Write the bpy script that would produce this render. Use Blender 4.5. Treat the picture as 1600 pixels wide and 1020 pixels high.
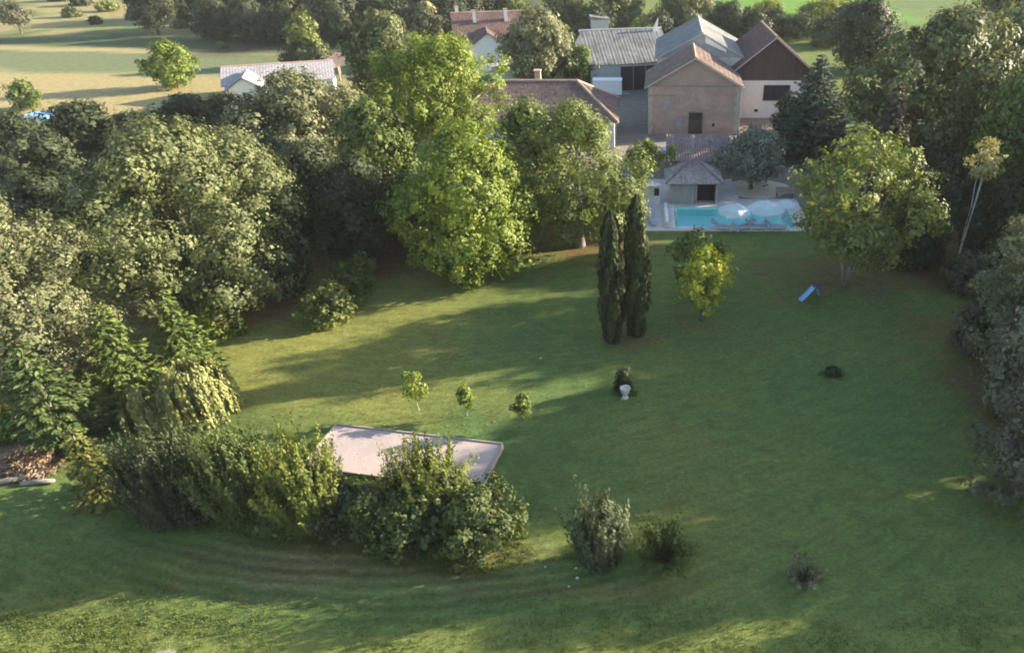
import bpy, math, random
import numpy as np
from mathutils import Vector

# ------------------------------------------------------------------ camera, sky, sun, exposure
scene = bpy.context.scene
for o in list(bpy.data.objects):
    bpy.data.objects.remove(o)
C = scene.collection
CAM_H, PITCH, FOC, U0 = 25.0, math.radians(32.0), 1067.0, 1000.0        # metres, down-tilt, focal length in pixels of a 1600 px wide frame
cam = bpy.data.cameras.new('camera')
cam.sensor_width = 36.0
cam.lens = 36.0 * FOC / 1600.0
cam.shift_x = -(U0 - 800.0) / 1600.0        # the photo is an off-centre crop: its optical axis lies right of the middle
cam.clip_start = 0.5
cam.clip_end = 4000
cam_o = bpy.data.objects.new('camera', cam)
cam_o.location = (0, 0, CAM_H)
cam_o.rotation_euler = (math.pi / 2 - PITCH, 0, 0)
C.objects.link(cam_o)
scene.camera = cam_o

SUN_EL, SUN_AZ = math.radians(16.0), math.radians(17.0)      # azimuth measured from +X towards +Y
sun_dir = Vector((math.cos(SUN_AZ) * math.cos(SUN_EL), math.sin(SUN_AZ) * math.cos(SUN_EL), math.sin(SUN_EL)))
w = bpy.data.worlds.new('World')
scene.world = w
w.use_nodes = True
nt = w.node_tree
sky = nt.nodes.new('ShaderNodeTexSky')
sky.sky_type = 'NISHITA'
sky.sun_disc = False
sky.sun_elevation = SUN_EL
sky.sun_rotation = math.atan2(sun_dir.x, sun_dir.y)
nt.links.new(sky.outputs[0], nt.nodes['Background'].inputs[0])
nt.nodes['Background'].inputs[1].default_value = 0.108
sl = bpy.data.lights.new('sun', 'SUN')
sl.energy = 5.0
sl.angle = math.radians(0.55)
sl.color = (1.0, 0.88, 0.68)
so = bpy.data.objects.new('sun', sl)
so.rotation_euler = sun_dir.to_track_quat('Z', 'Y').to_euler()
so.location = (60, 20, 40)
C.objects.link(so)
scene.view_settings.view_transform = 'Standard'
scene.view_settings.look = 'None'
scene.view_settings.gamma = 1.0
scene.view_settings.exposure = 2.05
scene.cycles.filter_width = 1.9
scene.cycles.max_bounces = 6
scene.cycles.transparent_max_bounces = 8

# ------------------------------------------------------------------ survey helpers
cp, sp = math.cos(PITCH), math.sin(PITCH)
def ray(u, v):
    a, b = (u - U0) / FOC, (510 - v) / FOC
    return a, cp + b * sp, -sp + b * cp
def gp(u, v, Z=0.0):
    d = ray(u, v); t = (Z - CAM_H) / d[2]
    return d[0] * t, d[1] * t
def hgt(v, Y):
    d = ray(800, v)
    return CAM_H + d[2] * Y / d[1]
def dep(Y, Z):
    return Y * cp + (CAM_H - Z) * sp
def xat(u, Y, Z):
    return (u - U0) * dep(Y, Z) / FOC
KS = (U0 - 800) / FOC
def survey_x(x, y):
    """x as paced out from the middle of the photo -> x in the scene"""
    return x - KS * (y * cp + CAM_H * sp)

# pool rectangle and terrace, metres
PX0, PX1, PY0, PY1 = 3.14, 13.95, 56.6, 61.2
TX0, TX1, TY0, TY1 = 0.44, 15.3, 55.9, 69.0

def gz(x, y):
    x = np.asarray(x, float); y = np.asarray(y, float)
    z = 0.10 * np.sin(x * 0.31 + 0.6 * np.sin(y * 0.17)) * np.sin(y * 0.27 + 1.3) + 0.07 * np.sin(x * 0.55 + y * 0.4) * np.sin(y * 0.6 - x * 0.12)
    f = np.clip((50 - y) / 8.0, 0, 1)
    r = np.clip((y - 130) / 300.0, 0, 1)
    return z * f + 14.0 * r * r
def gzf(x, y):
    return float(gz(x, y))

# ------------------------------------------------------------------ object helpers
def tag(o, label=None, cat=None, group=None, kind=None):
    if label: o['label'] = label
    if cat: o['category'] = cat
    if group: o['group'] = group
    if kind: o['kind'] = kind
    return o
def empty(name, loc, rz=0.0):
    o = bpy.data.objects.new(name, None)
    o.location = loc; o.rotation_euler = (0, 0, rz)
    o.empty_display_size = 0.3
    C.objects.link(o)
    return o
def link(name, me, parent=None):
    o = bpy.data.objects.new(name, me)
    C.objects.link(o)
    if parent is not None: o.parent = parent
    return o
class MB:
    def __init__(s): s.v = []; s.f = []
    def add(s, vs, fs):
        n = len(s.v); s.v += [tuple(p) for p in vs]; s.f += [tuple(i + n for i in f) for f in fs]; return s
    def box(s, x0, x1, y0, y1, z0, z1):
        return s.add([(x0, y0, z0), (x1, y0, z0), (x1, y1, z0), (x0, y1, z0), (x0, y0, z1), (x1, y0, z1), (x1, y1, z1), (x0, y1, z1)],
                     [(0, 3, 2, 1), (4, 5, 6, 7), (0, 1, 5, 4), (1, 2, 6, 5), (2, 3, 7, 6), (3, 0, 4, 7)])
    def bar(s, a, b, r0, r1=None, n=6):
        r1 = r0 if r1 is None else r1
        a, b = Vector(a), Vector(b); d = (b - a)
        if d.length < 1e-6: return s
        q = d.to_track_quat('Z', 'Y')
        vs = []
        for p, r in ((a, r0), (b, r1)):
            for k in range(n):
                t = 2 * math.pi * k / n
                vs.append(p + q @ Vector((r * math.cos(t), r * math.sin(t), 0)))
        fs = [(k, (k + 1) % n, n + (k + 1) % n, n + k) for k in range(n)] + [tuple(range(n - 1, -1, -1)), tuple(range(n, 2 * n))]
        return s.add(vs, fs)
    def tube(s, pts, rs, n=7):
        vs = []; fs = []
        for i, p in enumerate(pts):
            p = Vector(p)
            d = Vector(pts[min(i + 1, len(pts) - 1)]) - Vector(pts[max(i - 1, 0)])
            q = d.to_track_quat('Z', 'Y')
            for k in range(n):
                t = 2 * math.pi * k / n
                vs.append(p + q @ Vector((rs[i] * math.cos(t), rs[i] * math.sin(t), 0)))
        for i in range(len(pts) - 1):
            for k in range(n):
                fs.append((i * n + k, i * n + (k + 1) % n, (i + 1) * n + (k + 1) % n, (i + 1) * n + k))
        fs.append(tuple(range(n - 1, -1, -1))); fs.append(tuple(range((len(pts) - 1) * n, len(pts) * n)))
        return s.add(vs, fs)
    def lathe(s, prof, n=14, c=(0, 0)):
        vs = []; fs = []
        for r, z in prof:
            for k in range(n):
                t = 2 * math.pi * k / n
                vs.append((c[0] + r * math.cos(t), c[1] + r * math.sin(t), z))
        for i in range(len(prof) - 1):
            for k in range(n):
                fs.append((i * n + k, i * n + (k + 1) % n, (i + 1) * n + (k + 1) % n, (i + 1) * n + k))
        return s.add(vs, fs)
    def poly(s, pts): return s.add(pts, [tuple(range(len(pts)))])
    def prism(s, pts, off):
        """flat polygon pushed along off"""
        n = len(pts); off = Vector(off)
        vs = [Vector(p) for p in pts] + [Vector(p) + off for p in pts]
        return s.add(vs, [tuple(range(n - 1, -1, -1)), tuple(range(n, 2 * n))] + [(k, (k + 1) % n, n + (k + 1) % n, n + k) for k in range(n)])
    def tiles(s, a, b, c_, d, pitch=0.27, amp=0.045, th=0.06, rows=10):
        """corrugated roof slope: a-b eave, d-c ridge"""
        a, b, c_, d = map(Vector, (a, b, c_, d))
        nrm = (b - a).cross(d - a).normalized()
        if nrm.z < 0: nrm = -nrm
        nw = max(2, int(max((b - a).length, (c_ - d).length) / pitch))
        nseg = nw * 4
        vs = []; fs = []
        for j in range(rows + 1):
            for side in ((0,) if j in (0, rows) else (0, 1)):
                t = j / rows
                step = 0.0 if rows == 1 else (0.035 if side == 0 else 0.0)
                for i in range(nseg + 1):
                    q = i / nseg
                    lo = a.lerp(b, q); hi = d.lerp(c_, q)
                    p = lo.lerp(hi, t) + nrm * (th + amp * math.sin(i * math.pi / 2 + math.pi / 4) + step + 0.012 * math.sin(i * 7.3 + j * 3.1))
                    vs.append(p)
        m = nseg + 1
        for j in range(len(vs) // m - 1):
            for i in range(nseg):
                fs.append((j * m + i, j * m + i + 1, (j + 1) * m + i + 1, (j + 1) * m + i))
        s.add(vs, fs)
        s.add([a, b, c_, d], [(0, 1, 2, 3)])
        return s
    def build(s, name, mat, parent=None, smooth=False):
        me = bpy.data.meshes.new(name)
        me.from_pydata(s.v, [], s.f)
        me.materials.append(mat)
        if smooth:
            for p in me.polygons: p.use_smooth = True
        me.update()
        return link(name, me, parent)

# ------------------------------------------------------------------ materials
def new_mat(name):
    m = bpy.data.materials.new(name); m.use_nodes = True
    return m, m.node_tree, m.node_tree.nodes['Principled BSDF']
def mat(name, col, rough=0.8, var=0.25, scale=3.0, bump=0.15, spec=0.3, metal=0.0, col2=None, scale2=0.35, stretch=None):
    """noise-mottled surface: two noise sizes vary the colour, the finer one gives relief"""
    m, t, b = new_mat(name)
    N, L = t.nodes.new, t.links.new
    tc = N('ShaderNodeTexCoord')
    mp = N('ShaderNodeMapping')
    L(tc.outputs['Object'], mp.inputs[0])
    if stretch: mp.inputs['Scale'].default_value = stretch
    n1 = N('ShaderNodeTexNoise'); n1.inputs['Scale'].default_value = scale; n1.inputs['Detail'].default_value = 6
    n2 = N('ShaderNodeTexNoise'); n2.inputs['Scale'].default_value = scale2; n2.inputs['Detail'].default_value = 3
    L(mp.outputs[0], n1.inputs['Vector']); L(mp.outputs[0], n2.inputs['Vector'])
    r1 = N('ShaderNodeMapRange'); r1.inputs[1].default_value = 0.3; r1.inputs[2].default_value = 0.7
    r1.inputs[3].default_value = 1 - var; r1.inputs[4].default_value = 1 + var
    L(n1.outputs[0], r1.inputs[0])
    mx = N('ShaderNodeMix'); mx.data_type = 'RGBA'
    r2 = N('ShaderNodeMapRange'); r2.inputs[1].default_value = 0.38; r2.inputs[2].default_value = 0.62
    L(n2.outputs[0], r2.inputs[0]); L(r2.outputs[0], mx.inputs[0])
    c2 = col2 or tuple(c * (1 - 0.6 * var) for c in col)
    mx.inputs[6].default_value = (*col, 1); mx.inputs[7].default_value = (*c2, 1)
    vm = N('ShaderNodeVectorMath'); vm.operation = 'SCALE'
    L(mx.outputs[2], vm.inputs[0]); L(r1.outputs[0], vm.inputs['Scale'])
    L(vm.outputs[0], b.inputs['Base Color'])
    b.inputs['Roughness'].default_value = rough
    b.inputs['Specular IOR Level'].default_value = spec
    b.inputs['Metallic'].default_value = metal
    if bump:
        bp = N('ShaderNodeBump'); bp.inputs['Strength'].default_value = bump; bp.inputs['Distance'].default_value = 0.05
        L(n1.outputs[0], bp.inputs['Height']); L(bp.outputs[0], b.inputs['Normal'])
    return m
def leaf_mat(name, dark, mid, light, transl=0.27, rough=0.6):
    m, t, b = new_mat(name)
    N, L = t.nodes.new, t.links.new
    at = N('ShaderNodeAttribute'); at.attribute_name = 'tint'
    oi = N('ShaderNodeObjectInfo')
    ad = N('ShaderNodeMath'); ad.operation = 'MULTIPLY_ADD'
    L(oi.outputs['Random'], ad.inputs[0]); ad.inputs[1].default_value = 0.16
    L(at.outputs['Fac'], ad.inputs[2])
    cr = N('ShaderNodeValToRGB')
    e = cr.color_ramp.elements
    e[0].position = 0.08; e[0].color = (*dark, 1)
    e[1].position = 1.0; e[1].color = (*light, 1)
    k = cr.color_ramp.elements.new(0.55); k.color = (*mid, 1)
    L(ad.outputs[0], cr.inputs[0])
    L(cr.outputs[0], b.inputs['Base Color'])
    b.inputs['Roughness'].default_value = rough
    b.inputs['Specular IOR Level'].default_value = 0.25
    tr = N('ShaderNodeBsdfTranslucent')
    hs = N('ShaderNodeHueSaturation'); hs.inputs['Saturation'].default_value = 1.15; hs.inputs['Value'].default_value = 1.15
    L(cr.outputs[0], hs.inputs['Color']); L(hs.outputs[0], tr.inputs[0])
    mx = N('ShaderNodeMixShader'); mx.inputs[0].default_value = transl
    L(b.outputs[0], mx.inputs[1]); L(tr.outputs[0], mx.inputs[2])
    L(mx.outputs[0], t.nodes['Material Output'].inputs[0])
    return m

LEAF = {
 'oak':     leaf_mat('oak_leaves', (0.056, 0.067, 0.026), (0.113, 0.130, 0.050), (0.200, 0.216, 0.095)),
 'greyoak': leaf_mat('grey_green_leaves', (0.074, 0.083, 0.038), (0.158, 0.166, 0.081), (0.266, 0.272, 0.143)),
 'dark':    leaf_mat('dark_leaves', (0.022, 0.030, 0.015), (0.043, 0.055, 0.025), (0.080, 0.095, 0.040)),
 'lime':    leaf_mat('lime_leaves', (0.068, 0.101, 0.016), (0.142, 0.188, 0.029), (0.239, 0.279, 0.051)),
 'green':   leaf_mat('green_leaves', (0.052, 0.076, 0.018), (0.103, 0.139, 0.032), (0.173, 0.211, 0.056)),
 'ash':     leaf_mat('ash_leaves', (0.075, 0.096, 0.025), (0.148, 0.178, 0.046), (0.251, 0.274, 0.085)),
 'spruce':  leaf_mat('spruce_needles', (0.049, 0.081, 0.023), (0.104, 0.150, 0.039), (0.202, 0.247, 0.068)),
 'darkspruce': leaf_mat('dark_spruce_needles', (0.034, 0.060, 0.022), (0.072, 0.110, 0.036), (0.144, 0.186, 0.058)),
 'fir':     leaf_mat('blue_fir_needles', (0.036, 0.052, 0.040), (0.072, 0.098, 0.070), (0.130, 0.165, 0.110)),
 'brownfir': leaf_mat('brownish_conifer_needles', (0.060, 0.050, 0.038), (0.115, 0.098, 0.068), (0.170, 0.165, 0.105)),
 'gold':    leaf_mat('golden_leaves', (0.165, 0.190, 0.024), (0.320, 0.345, 0.040), (0.530, 0.530, 0.075)),  # yellow leaves, brightened to make up for sun that cannot reach them
 'goldspruce': leaf_mat('golden_conifer_needles', (0.062, 0.074, 0.020), (0.120, 0.132, 0.034), (0.215, 0.215, 0.056)),
 'willow':  leaf_mat('willow_leaves', (0.120, 0.130, 0.040), (0.220, 0.230, 0.080), (0.350, 0.350, 0.135)),
 'olive':   leaf_mat('olive_leaves', (0.090, 0.105, 0.078), (0.165, 0.180, 0.130), (0.300, 0.310, 0.215), 0.25),
 'cypress': leaf_mat('cypress_scales', (0.022, 0.030, 0.012), (0.045, 0.058, 0.020), (0.098, 0.112, 0.034), 0.25),
 'rust':    leaf_mat('orange_leaves', (0.210, 0.185, 0.075), (0.340, 0.300, 0.120), (0.480, 0.430, 0.190)),
 'pink':    leaf_mat('pinkish_grey_leaves', (0.090, 0.092, 0.054), (0.160, 0.160, 0.092), (0.260, 0.255, 0.150)),
 'brown':   leaf_mat('brown_green_leaves', (0.052, 0.052, 0.036), (0.098, 0.096, 0.062), (0.165, 0.162, 0.100)),
 'grey':    leaf_mat('grey_green_shoots', (0.028, 0.040, 0.020), (0.046, 0.062, 0.030), (0.120, 0.138, 0.070)),
 'yellowgreen': leaf_mat('yellow_green_leaves', (0.095, 0.115, 0.020), (0.190, 0.210, 0.034), (0.310, 0.310, 0.058)),
 'litter':  leaf_mat('dry_brush', (0.110, 0.072, 0.048), (0.210, 0.140, 0.090), (0.330, 0.230, 0.150), 0.1),
 'grass':   leaf_mat('grass_blades', (0.064, 0.098, 0.026), (0.110, 0.150, 0.036), (0.200, 0.215, 0.060), 0.4),
 'hedge':  leaf_mat('hedge_leaves', (0.034, 0.050, 0.017), (0.064, 0.088, 0.026), (0.112, 0.138, 0.040)),
 'hedgelight': leaf_mat('light_hedge_leaves', (0.042, 0.060, 0.016), (0.088, 0.112, 0.025), (0.200, 0.215, 0.044)),
 'drygrass': leaf_mat('tussock_blades', (0.080, 0.085, 0.050), (0.130, 0.130, 0.080), (0.240, 0.235, 0.150), 0.3),
}
M = {
 'bark': mat('bark', (0.13, 0.105, 0.08), 0.9, 0.35, 9, 0.5, stretch=(1, 1, 0.25)),
 'palebark': mat('pale_bark', (0.27, 0.235, 0.19), 0.8, 0.3, 7, 0.3, stretch=(1, 1, 0.4)),
 'whitebark': mat('silvery_bark', (0.52, 0.48, 0.44), 0.8, 0.25, 7, 0.3, stretch=(1, 1, 0.4)),
 'barnwall': mat('rubble_wall', (0.46, 0.310, 0.230), 0.9, 0.26, 4.0, 0.5, col2=(0.36, 0.245, 0.19), scale2=0.5, stretch=(1, 1, 2.2)),
 'gablewall': mat('gable_wall', (0.42, 0.29, 0.22), 0.9, 0.2, 4.0, 0.4, stretch=(1, 1, 2)),
 'quoin': mat('quoin_stone', (0.48, 0.41, 0.33), 0.9, 0.15, 3, 0.3),
 'patch': mat('patched_render', (0.36, 0.31, 0.28), 0.9, 0.15, 2, 0.2),
 'tile': mat('clay_tile', (0.215, 0.140, 0.115), 0.85, 0.35, 2.2, 0.2, col2=(0.165, 0.120, 0.108), scale2=0.6),
 'tilered': mat('red_clay_tile', (0.155, 0.090, 0.078), 0.85, 0.3, 2.2, 0.2, col2=(0.120, 0.076, 0.070), scale2=0.6),
 'tilegrey': mat('weathered_tile', (0.225, 0.165, 0.150), 0.9, 0.35, 3.0, 0.3, col2=(0.175, 0.130, 0.122), scale2=0.9),
 'tilepale': mat('pale_grey_tile', (0.33, 0.305, 0.315), 0.85, 0.2, 2.5, 0.2),
 'tilestone': mat('pale_weathered_tile', (0.40, 0.345, 0.31), 0.9, 0.3, 3.5, 0.3, col2=(0.33, 0.28, 0.26), scale2=1.1),
 'ridge': mat('ridge_tile', (0.46, 0.30, 0.22), 0.85, 0.25, 4, 0.2),
 'metal': mat('fibre_cement_sheet', (0.165, 0.165, 0.165), 0.7, 0.25, 0.8, 0.05, spec=0.25, col2=(0.12, 0.118, 0.115), scale2=0.25),
 'metalpale': mat('pale_metal', (0.42, 0.42, 0.41), 0.5, 0.1, 1.5, 0.05),
 'white': mat('white_render', (0.74, 0.71, 0.66), 0.85, 0.06, 2, 0.05),
 'cream': mat('cream_render', (0.62, 0.58, 0.50), 0.85, 0.10, 1.2, 0.1),
 'whitepaint': mat('white_paint', (0.80, 0.80, 0.80), 0.4, 0.03, 2, 0.0),
 'darkwood': mat('dark_boards', (0.085, 0.055, 0.050), 0.85, 0.3, 3, 0.3, stretch=(6, 6, 0.4)),
 'greywood': mat('grey_boards', (0.40, 0.38, 0.35), 0.85, 0.18, 3, 0.2, stretch=(6, 6, 0.4)),
 'timber': mat('weathered_timber', (0.30, 0.25, 0.20), 0.85, 0.2, 5, 0.2),
 'dark': mat('dark_opening', (0.018, 0.018, 0.022), 0.7, 0.1, 2, 0.0),
 'glass': mat('window_glass', (0.03, 0.035, 0.04), 0.08, 0.05, 1, 0.0, spec=0.6),
 'fascia': mat('pale_fascia', (0.55, 0.47, 0.40), 0.8, 0.1, 3, 0.05),
 'paving': mat('terrace_paving', (0.60, 0.54, 0.50), 0.85, 0.12, 2.5, 0.1, col2=(0.53, 0.48, 0.46), scale2=0.5),
 'coping': mat('pool_coping', (0.62, 0.57, 0.52), 0.8, 0.08, 3, 0.05),
 'liner': mat('pool_liner', (0.52, 0.95, 0.88), 0.5, 0.04, 2, 0.0),
 'sand': mat('pale_sand', (0.62, 0.50, 0.38), 0.95, 0.1, 4, 0.2),
 'court': mat('court_gravel', (0.43, 0.345, 0.31), 0.95, 0.14, 14, 0.3, col2=(0.37, 0.30, 0.285), scale2=0.55),
 'plank': mat('edging_plank', (0.36, 0.30, 0.25), 0.85, 0.2, 6, 0.2),
 'fabric': mat('parasol_fabric', (0.78, 0.78, 0.80), 0.8, 0.03, 2, 0.0),
 'cushion': mat('lounger_fabric', (0.34, 0.34, 0.38), 0.85, 0.1, 3, 0.05),
 'steel': mat('brushed_steel', (0.55, 0.56, 0.58), 0.35, 0.05, 3, 0.0, metal=0.8),
 'darkmetal': mat('dark_painted_metal', (0.05, 0.05, 0.06), 0.5, 0.1, 3, 0.0),
 'blue': mat('blue_plastic', (0.12, 0.28, 0.60), 0.4, 0.05, 3, 0.0, spec=0.5),
 'bluepale': mat('pale_blue_plastic', (0.26, 0.46, 0.70), 0.35, 0.05, 3, 0.0, spec=0.5),
 'navy': mat('dark_purple_plastic', (0.07, 0.06, 0.12), 0.5, 0.05, 3, 0.0),
 'stone': mat('white_stone', (0.48, 0.47, 0.43), 0.85, 0.1, 6, 0.2),
 'log': mat('bleached_log', (0.23, 0.195, 0.165), 0.9, 0.2, 5, 0.3),
}
def fabric_mat():
    m, t, b = new_mat('thin_parasol_cloth')
    b.inputs['Base Color'].default_value = (.80, .85, .87, 1); b.inputs['Roughness'].default_value = .9
    tr = t.nodes.new('ShaderNodeBsdfTranslucent'); tr.inputs[0].default_value = (.75, .80, .82, 1)
    tp = t.nodes.new('ShaderNodeBsdfTransparent')
    m1 = t.nodes.new('ShaderNodeMixShader'); m1.inputs[0].default_value = .4
    m2 = t.nodes.new('ShaderNodeMixShader'); m2.inputs[0].default_value = .18
    t.links.new(b.outputs[0], m1.inputs[1]); t.links.new(tr.outputs[0], m1.inputs[2])
    t.links.new(m1.outputs[0], m2.inputs[1]); t.links.new(tp.outputs[0], m2.inputs[2])
    t.links.new(m2.outputs[0], t.nodes['Material Output'].inputs[0])
    return m
M['fabric'] = fabric_mat()
def water_mat():
    m, t, b = new_mat('pool_water')
    N, L = t.nodes.new, t.links.new
    tr = N('ShaderNodeBsdfTransparent'); tr.inputs[0].default_value = (0.88, 0.99, 1.0, 1)
    gl = N('ShaderNodeBsdfGlossy'); gl.inputs['Roughness'].default_value = 0.04
    fr = N('ShaderNodeFresnel'); fr.inputs[0].default_value = 1.33
    no = N('ShaderNodeTexNoise'); no.inputs['Scale'].default_value = 2.2; no.inputs['Detail'].default_value = 3
    tc = N('ShaderNodeTexCoord'); L(tc.outputs['Object'], no.inputs['Vector'])
    bp = N('ShaderNodeBump'); bp.inputs['Strength'].default_value = 0.25; bp.inputs['Distance'].default_value = 0.03
    L(no.outputs[0], bp.inputs['Height'])
    L(bp.outputs[0], gl.inputs['Normal']); L(bp.outputs[0], fr.inputs['Normal'])
    mx = N('ShaderNodeMixShader')
    L(fr.outputs[0], mx.inputs[0]); L(tr.outputs[0], mx.inputs[1]); L(gl.outputs[0], mx.inputs[2])
    L(mx.outputs[0], t.nodes['Material Output'].inputs[0])
    return m
M['water'] = water_mat()

# ------------------------------------------------------------------ the ground: one sheet, colours of its growth and some painted light by place
def vnoise(x, y, seed=0):
    """smooth value noise, 0..1"""
    r = np.random.RandomState(seed).rand(256, 256)
    xi = np.floor(x).astype(int); yi = np.floor(y).astype(int)
    fx = x - xi; fy = y - yi
    fx = fx * fx * (3 - 2 * fx); fy = fy * fy * (3 - 2 * fy)
    g = lambda a, b: r[a % 256, b % 256]
    return (g(xi, yi) * (1 - fx) + g(xi + 1, yi) * fx) * (1 - fy) + (g(xi, yi + 1) * (1 - fx) + g(xi + 1, yi + 1) * fx) * fy
def sstep(a, b, x):
    t = np.clip((x - a) / (b - a), 0, 1); return t * t * (3 - 2 * t)

def build_ground():
    xs = np.concatenate([[-1600, -900, -500, -320], np.arange(-240, -66, 2.0), np.arange(-66, 40, 0.8), np.arange(40, 190, 2.0), [240, 320, 500, 900, 1600], [PX0, PX1]])
    ys = np.concatenate([[-400, -200, -100, -50, -20, -5], np.arange(4, 62, 0.7), np.arange(62, 240, 1.8), [260, 300, 360, 450, 600, 900, 1600, 2500], [PY0, PY1]])
    def uniq(a, keep):
        a = np.unique(np.round(a, 4)); 
        return np.array([v for v in a if all(abs(v - k) > 0.15 or abs(v - k) < 1e-6 for k in keep)])
    xs, ys = uniq(xs, (PX0, PX1)), uniq(ys, (PY0, PY1))
    X, Y = np.meshgrid(xs, ys)
    Z = gz(X, Y)
    n, m = len(ys), len(xs)
    V = np.stack([X.ravel(), Y.ravel(), Z.ravel()], 1)
    idx = np.arange(n * m).reshape(n, m)
    Fq = np.stack([idx[:-1, :-1], idx[:-1, 1:], idx[1:, 1:], idx[1:, :-1]], -1).reshape(-1, 4)
    cx = V[Fq].mean(1)
    hole = (cx[:, 0] > PX0) & (cx[:, 0] < PX1) & (cx[:, 1] > PY0) & (cx[:, 1] < PY1)
    Fq = Fq[~hole]
    x, y = V[:, 0] + KS * (V[:, 1] * cp + CAM_H * sp), V[:, 1]          # paced-out x
    n1 = vnoise(x * 0.11, y * 0.16, 1); n2 = vnoise(x * 0.4, y * 0.5, 2); n3 = vnoise(x * 0.05, y * 0.05, 3)
    nf = 0.5 * n1 + 0.3 * n2 + 0.2 * n3
    def mixc(c, k, wgt): return c * (1 - wgt[:, None]) + np.array(k)[None, :] * wgt[:, None]
    col = np.tile(np.array([0.104, 0.142, 0.041]), (len(V), 1))
    col = mixc(col, (0.130, 0.148, 0.042), sstep(0.45, 0.75, nf))
    col = mixc(col, (0.084, 0.130, 0.042), sstep(0.5, 0.8, 1 - nf))
    # drier grass on the left of the lawn, yellowed to lift its sun patch
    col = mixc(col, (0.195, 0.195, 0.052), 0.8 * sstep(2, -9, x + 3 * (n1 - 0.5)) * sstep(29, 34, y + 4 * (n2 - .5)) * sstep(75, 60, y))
    # mown, sun-bleached swathe in the foreground with mower passes
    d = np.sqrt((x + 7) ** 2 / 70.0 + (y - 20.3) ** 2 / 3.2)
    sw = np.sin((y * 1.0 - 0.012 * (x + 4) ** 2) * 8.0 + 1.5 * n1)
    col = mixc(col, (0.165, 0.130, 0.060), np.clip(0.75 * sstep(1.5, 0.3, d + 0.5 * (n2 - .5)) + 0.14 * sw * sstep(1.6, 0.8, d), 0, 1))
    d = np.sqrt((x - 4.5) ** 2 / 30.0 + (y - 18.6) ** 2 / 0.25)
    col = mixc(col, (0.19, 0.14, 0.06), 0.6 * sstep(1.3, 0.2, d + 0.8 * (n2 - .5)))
    col = mixc(col, (0.165, 0.185, 0.050), 0.8 * sstep(17.6, 16.4, y + 1.2 * (n2 - .5)) )  # bottom strip brightened to yellow-green in place of sun on the grass
    # leaf litter below the limes and the oak
    for (lx, ly, rx, ry, k) in ((-11, 53, 10, 6.0, .95), (3, 54, 9, 3.4, .7), (-23, 44, 8, 5, .8), (-36, 33, 9, 6, .7), (30, 48, 9, 5, .5), (34, 34, 8, 12, .6), (45, 60, 16, 14, .8), (8.3, 38.4, 2.0, 1.0, .5)):
        d = np.sqrt(((x - lx) / rx) ** 2 + ((y - ly) / ry) ** 2)
        col = mixc(col, (0.150, 0.085, 0.038), k * sstep(1.25, 0.55, d + 0.6 * (n2 - 0.5)))
    # bare ground by the brush heap
    d = np.sqrt(((x + 26.5) / 3.5) ** 2 + ((y - 27.4) / 1.3) ** 2)
    col = mixc(col, (0.26, 0.17, 0.10), sstep(1.3, 0.5, d + 0.5 * (n2 - .5)))
    # yard round the barns, gravel
    d = np.maximum(np.abs(x - 18) / 19.0, np.abs(y - 87) / 24.5)
    col = mixc(col, (0.24, 0.205, 0.18), 0.9 * sstep(1.15, 0.9, d + 0.2 * (n2 - .5)))
    # far fields on the left: stubble, painted-in wood shade, green strip, rough dry pasture
    left = sstep(-16, -28, x - 0.12 * (y - 100)) * sstep(88, 96, y)
    col = mixc(col, (0.30, 0.245, 0.115), left * sstep(126, 116, y + 0.16 * x + 4 * (n1 - .5)))
    col = mixc(col, (0.130, 0.150, 0.075), left * sstep(113, 119, y + 0.10 * x + 5 * n1) * sstep(140, 134, y + 0.1 * x))  # grey-green band paints the shade cast by the far wood
    col = mixc(col, (0.29, 0.25, 0.12), left * sstep(132, 134, y + 0.10 * x + 2 * n1) * sstep(141, 139, y + 0.1 * x))  # thin pale line paints a sunlit streak across the field
    col = mixc(col, (0.070, 0.095, 0.042), left * sstep(137, 140, y + 0.10 * x + 3 * n1) * sstep(158, 150, y + 0.06 * x))
    col = mixc(col, (0.24, 0.205, 0.095), left * sstep(150, 156, y + 0.06 * x + 4 * n1) * sstep(0.3, 0.6, 0.6 * vnoise(x * 0.12, y * 0.08, 5) + 0.4 * vnoise(x * 0.4, y * 0.3, 6)))
    col = mixc(col, (0.060, 0.062, 0.034), sstep(-62, -54, x + 0.02 * y) * sstep(12, 4, x) * sstep(136, 144, y + 5 * n1))
    # bright young crop behind the barns
    col = mixc(col, (0.100, 0.200, 0.030), sstep(52, 60, x) * sstep(104, 94, x) * sstep(172, 178, y))
    d = np.sqrt((x + 6) ** 2 / 150.0 + (y - 20.0) ** 2 / 6.0)
    band = 0.22 + 0.78 * sstep(1.5, 0.5, d)
    me = bpy.data.meshes.new('lawn_ground')
    me.from_pydata(V.tolist(), [], Fq.tolist())
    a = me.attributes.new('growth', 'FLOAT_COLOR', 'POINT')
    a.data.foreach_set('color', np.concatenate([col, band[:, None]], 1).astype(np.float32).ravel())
    for p in me.polygons: p.use_smooth = True
    m, t, b = new_mat('grass_ground')
    N, L = t.nodes.new, t.links.new
    at = N('ShaderNodeAttribute'); at.attribute_name = 'growth'
    tc = N('ShaderNodeTexCoord')
    mp = N('ShaderNodeMapping'); mp.inputs['Scale'].default_value = (1, 1.6, 1); L(tc.outputs['Object'], mp.inputs[0])
    v = None
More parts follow.
